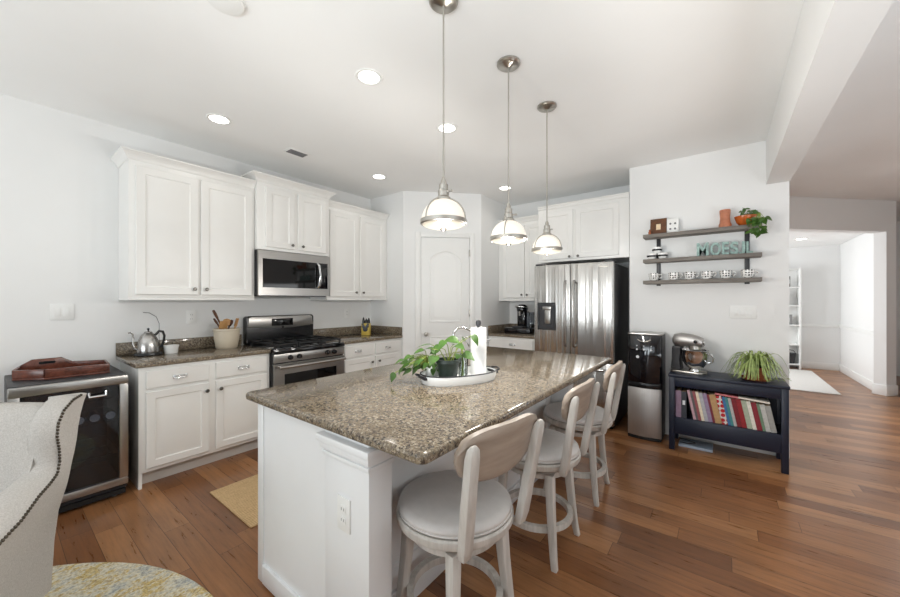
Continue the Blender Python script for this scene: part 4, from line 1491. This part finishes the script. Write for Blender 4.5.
t = thing('flat_box', 'pale blue flat box on the floor under the navy bookcase', 'box', (-0.20, 4.06, 0.0005))
obj('case', G().box(-0.13, 0.13, -0.10, 0.10, 0, 0.024, 0.005), 'bluebox', t)
obj('cable', G().tube([(-0.12, -0.06, 0.027), (-0.05, -0.08, 0.036), (0.0, -0.02, 0.032), (-0.06, 0.03, 0.030), (-0.13, 0.05, 0.028)], 0.003, 8), 'black', t)

# stand mixer: head points along +x
t = thing('stand_mixer', 'silver stand mixer with polished bowl on the navy bookcase', 'mixer', (-0.262, 4.015, BH + 0.0005), R(-12))
g = G().prism(rrect(-0.13, 0.15, -0.085, 0.085, 0.06), 0, 0.022, 0.006)
obj('base', g, 'nickel', t)
obj('pedestal', G().loft([((-0.085, 0, 0.0225), 0.045, 0.05), ((-0.088, 0, 0.12), 0.034, 0.042), ((-0.082, 0, 0.22), 0.038, 0.045), ((-0.075, 0, 0.245), 0.040, 0.046)], bev=0.012), 'dark', t)
rows = []
for (x, rz, ry, zc) in ((-0.118, 0.0, 0.0, 0.300), (-0.116, 0.036, 0.036, 0.300), (-0.105, 0.056, 0.052, 0.302), (-0.05, 0.066, 0.062, 0.305), (0.03, 0.062, 0.060, 0.302), (0.09, 0.052, 0.052, 0.295), (0.125, 0.042, 0.044, 0.290), (0.133, 0.0, 0.0, 0.290)):
    rows.append([(x, ry * math.cos(2 * PI * k / 28), zc + rz * math.sin(2 * PI * k / 28)) for k in range(28)])
hd = obj('head', G().grid(rows, close=True), 'steel_soft', t, smooth=60)
obj('knob', G().lathe([(0.010, 0), (0.010, 0.02), (0.016, 0.025), (0.016, 0.034), (0, 0.036)], 16, T(0.085, -0.052, 0.300) @ RX(R(90))), 'black', hd)
obj('hub_cap', G().lathe([(0.026, 0), (0.026, 0.008), (0, 0.010)], 20, T(0.131, 0, 0.291) @ RY(R(90))), 'chrome', hd)
obj('planetary', G().lathe([(0.045, 0.218), (0.050, 0.225), (0.050, 0.255), (0, 0.26)], 24, T(0.06, 0, 0)), 'nickel', t)
bw = obj('bowl', G().lathe([(0, 0.0225), (0.05, 0.0225), (0.05, 0.036), (0.042, 0.044), (0.070, 0.062), (0.098, 0.11), (0.105, 0.17), (0.107, 0.215), (0.110, 0.218), (0.107, 0.221), (0.103, 0.215), (0.10, 0.17), (0.092, 0.11), (0.06, 0.066), (0, 0.06)], 44, T(0.06, 0, 0)), 'chrome', t, smooth=60)
obj('handle', G().tube([(0.162, -0.02, 0.19), (0.195, -0.03, 0.195), (0.21, -0.034, 0.16), (0.20, -0.03, 0.12), (0.155, -0.02, 0.11)], 0.006, 10), 'chrome', bw)

# spider plant
t = thing('spider_plant', 'arching spider plant in a terracotta pot on the navy bookcase', 'plant', (0.225, 4.02, BH + 0.0005))
obj('saucer', G().lathe([(0, 0), (0.085, 0), (0.098, 0.018), (0.094, 0.020), (0.08, 0.008), (0, 0.006)], 36), 'terracotta', t)
obj('pot', G().lathe([(0, 0.0085), (0.058, 0.0085), (0.078, 0.085), (0.086, 0.087), (0.086, 0.110), (0.076, 0.110), (0.07, 0.09), (0, 0.09)], 36), 'terracotta', t)
obj('soil', G().lathe([(0.069, 0.0905), (0, 0.10)], 24, cap=False), 'soil', t)
tb = bmesh.new()
rnd = random.Random(11)
for k in range(150):
    a = rnd.uniform(0, 2 * PI)
    L = rnd.uniform(0.15, 0.30)
    up = rnd.uniform(0.05, 0.23)
    out = L * rnd.uniform(0.55, 0.78)
    wd = rnd.uniform(0.006, 0.011)
    s = Vector((-math.sin(a), math.cos(a), 0))
    vr = []
    N = 8
    for i in range(N + 1):
        u = i / N
        rr_ = 0.02 + out * u
        y_ = rr_ * math.sin(a)
        if y_ > 0.17:
            y_ = 0.17
        z = max(0.024, 0.105 + up * 0.9 * math.sin(u * PI * 0.62) - 0.22 * u ** 2.4)
        c = Vector((rr_ * math.cos(a), y_, z))
        w = wd * (1 - 0.85 * u ** 2)
        vr.append((tb.verts.new(c - s * w), tb.verts.new(c + Vector((0, 0, -0.003))), tb.verts.new(c + s * w)))
    for p, q in zip(vr, vr[1:]):
        tb.faces.new((p[0], p[1], q[1], q[0]))
        tb.faces.new((p[1], p[2], q[2], q[1]))
obj('foliage', G()._merge(tb), 'spider', t, smooth=80)

# ------------------------------------------------------------------ wall shelves and what stands on them
SX0, SX1 = -0.645, 0.272
t = thing('wall_shelf', 'three tier weathered wood wall shelf with dark steel uprights', 'shelf', ((SX0 + SX1) / 2, SY, 1.52))
hx = (SX1 - SX0) / 2
for z in (2.003, 1.752, 1.535):
    obj('shelf_board', G().box(-hx, hx, -0.165, -0.012, z - 1.52, z + 0.036 - 1.52, 0.003), 'shelfwood', t)
for x in (-0.525, 0.178):
    xx = x - (SX0 + SX1) / 2
    obj('upright', G().box(xx - 0.018, xx + 0.018, -0.0115, -0.0005, 0.0, 0.50, 0.001), 'dark', t)
Z1, Z2, Z3 = 2.0395, 1.7885, 1.5715
ym = SY - 0.09
t = thing('picture_frame', 'square walnut picture frame leaning at the end of the top shelf', 'picture frame', (-0.520, ym + 0.02, Z1))
fr = G()
mt = RX(R(-8))
for x0, x1, z0, z1 in ((-0.072, -0.032, 0, 0.165), (0.032, 0.072, 0, 0.165), (-0.032, 0.032, 0, 0.05), (-0.032, 0.032, 0.118, 0.165)):
    fr.box(x0, x1, -0.012, 0.006, z0, z1, mtx=mt)
obj('frame', fr, 'frame', t)
obj('mat_board', G().box(-0.032, 0.032, -0.004, 0.004, 0.05, 0.118, mtx=mt), 'frame', t)
obj('print', G().box(-0.020, 0.020, -0.006, -0.0042, 0.052, 0.112, mtx=mt), 'cream', t)
t = thing('figurine', 'tiny tan figurine in front of the walnut picture frame', 'ornament', (-0.588, ym - 0.045, Z1))
obj('body', G().lathe([(0, 0), (0.016, 0), (0.012, 0.015), (0.014, 0.026), (0.006, 0.034), (0.010, 0.042), (0, 0.052)], 18), 'terracotta', t)
t = thing('tile_plaque', 'small white plaque with four grey marks on the top shelf', 'plaque', (-0.395, ym + 0.02, Z1))
mt = RX(R(-6))
obj('board', G().box(-0.05, 0.05, -0.01, 0.012, 0, 0.148, 0.002, mtx=mt), 'white', t)
g = G()
for x in (-0.02, 0.02):
    for z in (0.045, 0.098):
        g.lathe([(0.010, 0), (0.010, 0.002), (0, 0.0025)], 12, mt @ T(x, -0.010, z) @ RX(R(90)))
obj('marks', g, 'slot', t)
t = thing('ceramic_vase', 'copper pink cylindrical vase on the top shelf', 'vase', (0.018, ym, Z1))
obj('body', G().lathe([(0, 0), (0.047, 0), (0.049, 0.03), (0.041, 0.045), (0.037, 0.09), (0.042, 0.155), (0.040, 0.165), (0.034, 0.155), (0.032, 0.05), (0, 0.03)], 32), 'vase', t)
t = thing('hanging_plant', 'trailing plant in an amber bowl at the end of the top shelf', 'plant', (0.165, ym - 0.005, Z1))
obj('bowl', G().lathe([(0, 0), (0.04, 0), (0.065, 0.03), (0.080, 0.075), (0.082, 0.085), (0.076, 0.085), (0.06, 0.035), (0, 0.02)], 36), 'amber', t)
rnd = random.Random(3)
tb = bmesh.new()
stg = G()
for k in range(60):
    if k < 16:
        p = Vector((rnd.uniform(-0.04, 0.075), rnd.uniform(-0.06, 0.05), rnd.uniform(0.085, 0.15)))
    else:
        p = Vector((rnd.uniform(0.0, 0.115) + 0.02, rnd.uniform(-0.115, -0.075) if rnd.random() < 0.6 else rnd.uniform(-0.1, 0.03), rnd.uniform(-0.10, 0.05)))
        if p.x < 0.115 and p.y > -0.09:
            p.y = -0.10
    leaf(tb, p, (rnd.uniform(-1, 1), rnd.uniform(-0.8, 0.0), rnd.uniform(-1, 0.2)), (0.1, -0.8, 0.7), rnd.uniform(0.035, 0.06), rnd.uniform(0.025, 0.04))
    if k % 4 == 0 and k >= 16:
        stg.tube([(0.03, -0.03, 0.08), (0.09, -0.09, 0.09), p], 0.0018, 6)
obj('foliage', G()._merge(tb), 'pothos', t, smooth=80)
obj('stems', stg, 'stem', t)

# striped cups piled on the middle shelf
cup = None
for lab, (x, z) in (('striped black and white cup at the shelf end, bottom row of the pile', (-0.575, Z2)), ('striped black and white cup nearer the letters, bottom row of the pile', (-0.480, Z2)), ('striped black and white cup on top of two others', (-0.528, Z2 + 0.0605))):
    if cup is None:
        cup = thing('striped_cup', lab, 'cup', (x, ym, z), 0, 'striped cups on the middle shelf')
        obj('bowl', G().lathe([(0, 0), (0.026, 0), (0.030, 0.006), (0.042, 0.028), (0.045, 0.056), (0.045, 0.06), (0.041, 0.06), (0.038, 0.03), (0, 0.01)], 32), 'white', cup)
        obj('band', G().lathe([(0.0432, 0.024), (0.0462, 0.030), (0.0468, 0.040), (0.0452, 0.041), (0.0420, 0.025), (0.0432, 0.024)], 32, cap=False), 'black', cup)
    else:
        dup(cup, (x, ym, z), 0, lab)


# teal letters
def letter(ch, x, w, h, label):
    cu = bpy.data.curves.new('letter', 'FONT')
    cu.body = ch
    cu.size = 1.0
    cu.extrude = 0.14
    cu.offset = 0.03
    tmp = bpy.data.objects.new('letter_tmp', cu)
    COL.objects.link(tmp)
    bpy.context.view_layer.update()
    dg = bpy.context.evaluated_depsgraph_get()
    me = bpy.data.meshes.new_from_object(tmp.evaluated_get(dg))
    bpy.data.objects.remove(tmp)
    xs = [v.co.x for v in me.vertices]
    ys = [v.co.y for v in me.vertices]
    sx, sy = w / (max(xs) - min(xs)), h / (max(ys) - min(ys))
    cxm = (max(xs) + min(xs)) / 2
    for v in me.vertices:
        a, b, c = v.co
        v.co = ((a - cxm) * sx, -c * 0.12, (b - min(ys)) * sy)
    me.materials.clear()
    me.materials.append(M['teal'])
    o = bpy.data.objects.new('letter', me)
    COL.objects.link(o)
    o.location = (x, ym, Z2)
    tag(o, label, 'letter', 'teal letters on the middle shelf')


letter('M', -0.150, 0.092, 0.128, 'weathered teal letter M standing on the middle shelf')
letter('O', -0.052, 0.078, 0.122, 'weathered teal letter O standing beside the M')
letter('E', 0.022, 0.052, 0.120, 'weathered teal letter E between the O and the S')
letter('S', 0.085, 0.058, 0.116, 'weathered teal letter S standing beside the E')
letter('J', 0.140, 0.044, 0.112, 'weathered teal letter J standing beside the S')
letter('L', 0.192, 0.046, 0.108, 'weathered teal letter L at the end of the word')

# polka dot mugs
mug = None
mlab = ['polka dot mug at the picture frame end of the bottom shelf', 'polka dot mug, second from the picture frame end of the bottom shelf', 'polka dot mug, third from the picture frame end of the bottom shelf', 'polka dot mug, third from the trailing plant end of the bottom shelf', 'polka dot mug, second from the trailing plant end of the bottom shelf', 'polka dot mug at the trailing plant end of the bottom shelf']
for lab, x in zip(mlab, (-0.555, -0.383, -0.251, -0.117, 0.024, 0.177)):
    if mug is None:
        mug = thing('polka_dot_mug', lab, 'mug', (x, ym - 0.01, Z3), 0, 'polka dot mugs on the bottom shelf')
        obj('cup', G().lathe([(0, 0), (0.030, 0), (0.040, 0.010), (0.046, 0.040), (0.047, 0.072), (0.044, 0.072), (0.042, 0.040), (0.034, 0.012), (0, 0.008)], 32), 'polka', mug)
        obj('handle', G().tube([(0.044, 0, 0.058), (0.064, 0, 0.060), (0.072, 0, 0.044), (0.062, 0, 0.026), (0.042, 0, 0.022)], 0.005, 8), 'polka', mug)
    else:
        dup(mug, (x, ym - 0.01, Z3), R(random.Random(int(x * 1000)).uniform(-25, 10)), lab)


# ------------------------------------------------------------------ wingback chair (faces local -y)
def wing_chair():
    t = thing('wingback_chair', 'oatmeal linen wingback chair with nailhead trim on the round rug', 'chair', (-2.162, -0.236, 0.0105), R(60))
    # back: inner padded curve, reclined
    rows = []
    N = 16
    for (z, yc, th, hw) in ((0.40, 0.185, 0.05, 0.29), (0.55, 0.215, 0.055, 0.30), (0.68, 0.255, 0.055, 0.315), (0.82, 0.295, 0.050, 0.325), (0.885, 0.315, 0.045, 0.325), (0.915, 0.325, 0.030, 0.315), (0.925, 0.335, 0.008, 0.30)):
        yc -= 0.034
        row = []
        for k in range(N + 1):
            u = k / N * 2 - 1
            row.append((hw * u, yc - th + 0.0 - 0.05 * u * u, z + 0.018 * (1 - u * u)))
        for k in range(N, -1, -1):
            u = k / N * 2 - 1
            row.append((hw * u, yc + th - 0.02 * u * u, z + 0.018 * (1 - u * u)))
        rows.append(row)
    g = G().grid(rows, close=True)
    for r in (rows[0], rows[-1]):
        b = bmesh.new()
        b.faces.new([b.verts.new(p) for p in r])
        g._merge(b)
    bmesh.ops.remove_doubles(g.bm, verts=g.bm.verts, dist=0.0005)
    bmesh.ops.recalc_face_normals(g.bm, faces=g.bm.faces)
    obj('backrest', g, 'linen', t, smooth=60)
    obj('seat_frame', G().box(-0.29, 0.29, -0.30, 0.17, 0.26, 0.36, 0.012), 'linen', t)
    obj('seat_cushion', G().box(-0.268, 0.268, -0.315, 0.135, 0.3605, 0.47, 0.03, 4), 'linen', t)
    # sides: profile front edge (y, z) from the floor edge up, and rear edge
    front = [(-0.300, 0.22), (-0.315, 0.40), (-0.315, 0.54), (-0.285, 0.620), (-0.20, 0.655), (-0.10, 0.680), (0.0, 0.700), (0.070, 0.709), (0.118, 0.718), (0.140, 0.75), (0.135, 0.80), (0.125, 0.86), (0.130, 0.915), (0.160, 0.965), (0.215, 0.995), (0.270, 1.002)]
    rear = [(0.185, 0.22), (0.205, 0.40), (0.222, 0.52), (0.230, 0.575), (0.236, 0.605), (0.242, 0.632), (0.250, 0.662), (0.258, 0.690), (0.266, 0.715), (0.276, 0.75), (0.290, 0.80), (0.306, 0.86), (0.322, 0.915), (0.338, 0.965), (0.350, 0.990), (0.352, 1.000)]
    front = [(y, 0.40 + (z - 0.40) * 0.915 if z > 0.4 else z) for y, z in front]
    rear = [(y - 0.036, 0.40 + (z - 0.40) * 0.915 if z > 0.4 else z) for y, z in rear]
    for s in (-1, 1):
        rows = []
        nails = []
        for (fy, fz), (ry, rz) in zip(front, rear):
            wing = min(1, max(0, (fz - 0.655) / 0.05))
            t_in = 0.285
            top = max(0, (fz - 0.70) / 0.25)
            t_out = 0.365 + 0.035 * top + 0.026 * math.exp(-((fz - 0.70) / 0.13) ** 2)
            w_out = t_out + 0.022 * (1 - wing)
            drop = 0.040 * (1 - wing) if fz > 0.5 else 0.0
            row = [(s * t_in, ry - 0.02, rz)]
            for q in (0.7, 0.4, 0.15):
                row.append((s * (t_in + 0.004 + 0.02 * top), fy + (ry - fy) * q, fz + (rz - fz) * q))
            row += [(s * (t_in + 0.006 + 0.02 * top), fy + 0.02, fz), (s * (t_in + 0.018 + 0.02 * top), fy + 0.004, fz + 0.004), (s * (t_in + 0.6 * (w_out - t_in)), fy - 0.006, fz - drop * 0.25), (s * (w_out - 0.006), fy + 0.002, fz - drop * 0.8), (s * w_out, fy + 0.014, fz - drop - 0.004)]
            nails.append(Vector((s * (w_out - 0.001), fy + 0.005, fz - drop)))
            for q in (0.2, 0.5, 0.8):
                row.append((s * (w_out + (t_out - w_out) * q), fy + (ry - fy) * q, fz + (rz - fz) * q - drop * (1 - q)))
            row.append((s * t_out, ry, rz))
            row.append((s * (t_out - 0.03), ry + 0.02, rz))
            rows.append(row)
        g = G().grid(rows, close=True)
        for r in (rows[0], rows[-1]):
            b = bmesh.new()
            b.faces.new([b.verts.new(p) for p in r])
            g._merge(b)
        bmesh.ops.remove_doubles(g.bm, verts=g.bm.verts, dist=0.0005)
        bmesh.ops.recalc_face_normals(g.bm, faces=g.bm.faces)
        side = obj('side_wing', g, 'linen', t, smooth=50)
        pts = nails[2:]
        nb = G()
        acc = 0.0
        for p, q in zip(pts, pts[1:]):
            L = (q - p).length
            d = (q - p)
            while acc < L:
                c = p + d * (acc / L)
                nb.lathe([(0, 0.0045), (0.003, 0.004), (0.0062, 0.0), (0, -0.001)], 8, T(*c) @ RY(R(60 * s)) @ RX(R(20)))
                acc += 0.0130
            acc -= L
        o = obj('nailhead_trim', nb, 'nail', side)
        o['kind'] = 'stuff'
    for sx in (-1, 1):
        for y, dy in ((-0.27, -0.01), (0.16, 0.04)):
            obj('leg', G().loft([((sx * 0.275, y + dy, 0.0), 0.014, 0.014), ((sx * 0.265, y, 0.26), 0.024, 0.024)], bev=0.003), 'darkwood', t)
    return t


wing_chair()

# ------------------------------------------------------------------ rugs
tag(obj('round_rug', G().lathe([(0, 0.0), (1.205, 0.0), (1.212, 0.004), (1.207, 0.009), (0, 0.010)], 96, T(-1.80, -0.575, 0.0003)), 'rug'), 'round mottled rug in cream, yellow and grey blue', 'rug')
g = G().box(-2.89, -2.245, 0.962, 2.55, 0.0004, 0.010, 0.004)
tag(obj('jute_rug', g, 'jute'), 'tan woven jute runner beside the island', 'rug')
tag(obj('white_rug', G().box(-0.35, 1.36, 7.50, 9.68, 0.0004, 0.014, 0.004), 'whiterug'), 'large white rug on the dining room floor beyond the hall', 'rug')

# ------------------------------------------------------------------ dining room bookcase
t = thing('tall_bookcase', 'tall narrow white bookcase in the dining room beyond the hall', 'bookcase', (0.72, 9.78, 0))
w2 = 0.50
for s in (-1, 1):
    obj('side', G().box(s * w2 - 0.015, s * w2 + 0.015, 0, 0.28, 0, 2.02, 0.002), 'trim', t)
obj('back', G().box(-w2 + 0.016, w2 - 0.016, 0.27, 0.285, 0.02, 2.0), 'trim', t)
for z in (0.08, 0.47, 0.86, 1.25, 1.62, 1.985):
    obj('shelf', G().box(-w2 + 0.0155, w2 - 0.0155, 0.0, 0.269, z, z + 0.024, 0.002), 'trim', t)
for lab, x, z, w, h, col in (('dark bound book leaning on the upper shelf of the white bookcase', 1.06, 1.6445, 0.04, 0.21, (52, 50, 52)), ('dark framed print on the second shelf of the white bookcase', 0.98, 1.2745, 0.10, 0.26, (70, 70, 72)), ('grey box on the middle shelf of the white bookcase', 1.03, 0.8845, 0.16, 0.20, (140, 140, 140))):
    b = thing('bookcase_ornament', lab, 'ornament', (x, 9.88, z))
    m = mat('ornament_cover', col, 0.5)
    obj('cover', G().box(-w / 2, w / 2, -0.06, 0.06, 0, h, 0.004), m, b)
    obj('spine_mark', G().box(-w / 4, w / 4, -0.061, -0.060, h * 0.3, h * 0.7), 'label', b)
t = thing('basket', 'dark woven basket on the lowest shelf of the white bookcase', 'basket', (1.06, 9.90, 0.1045))
obj('body', G().lathe([(0, 0), (0.09, 0), (0.115, 0.19), (0.118, 0.20), (0.108, 0.20), (0.085, 0.012), (0, 0.01)], 28), 'dark', t)
obj('handle', G().tube([(-0.11, 0, 0.19), (-0.08, 0, 0.25), (0, 0, 0.275), (0.08, 0, 0.25), (0.11, 0, 0.19)], 0.006, 8), 'dark', t)
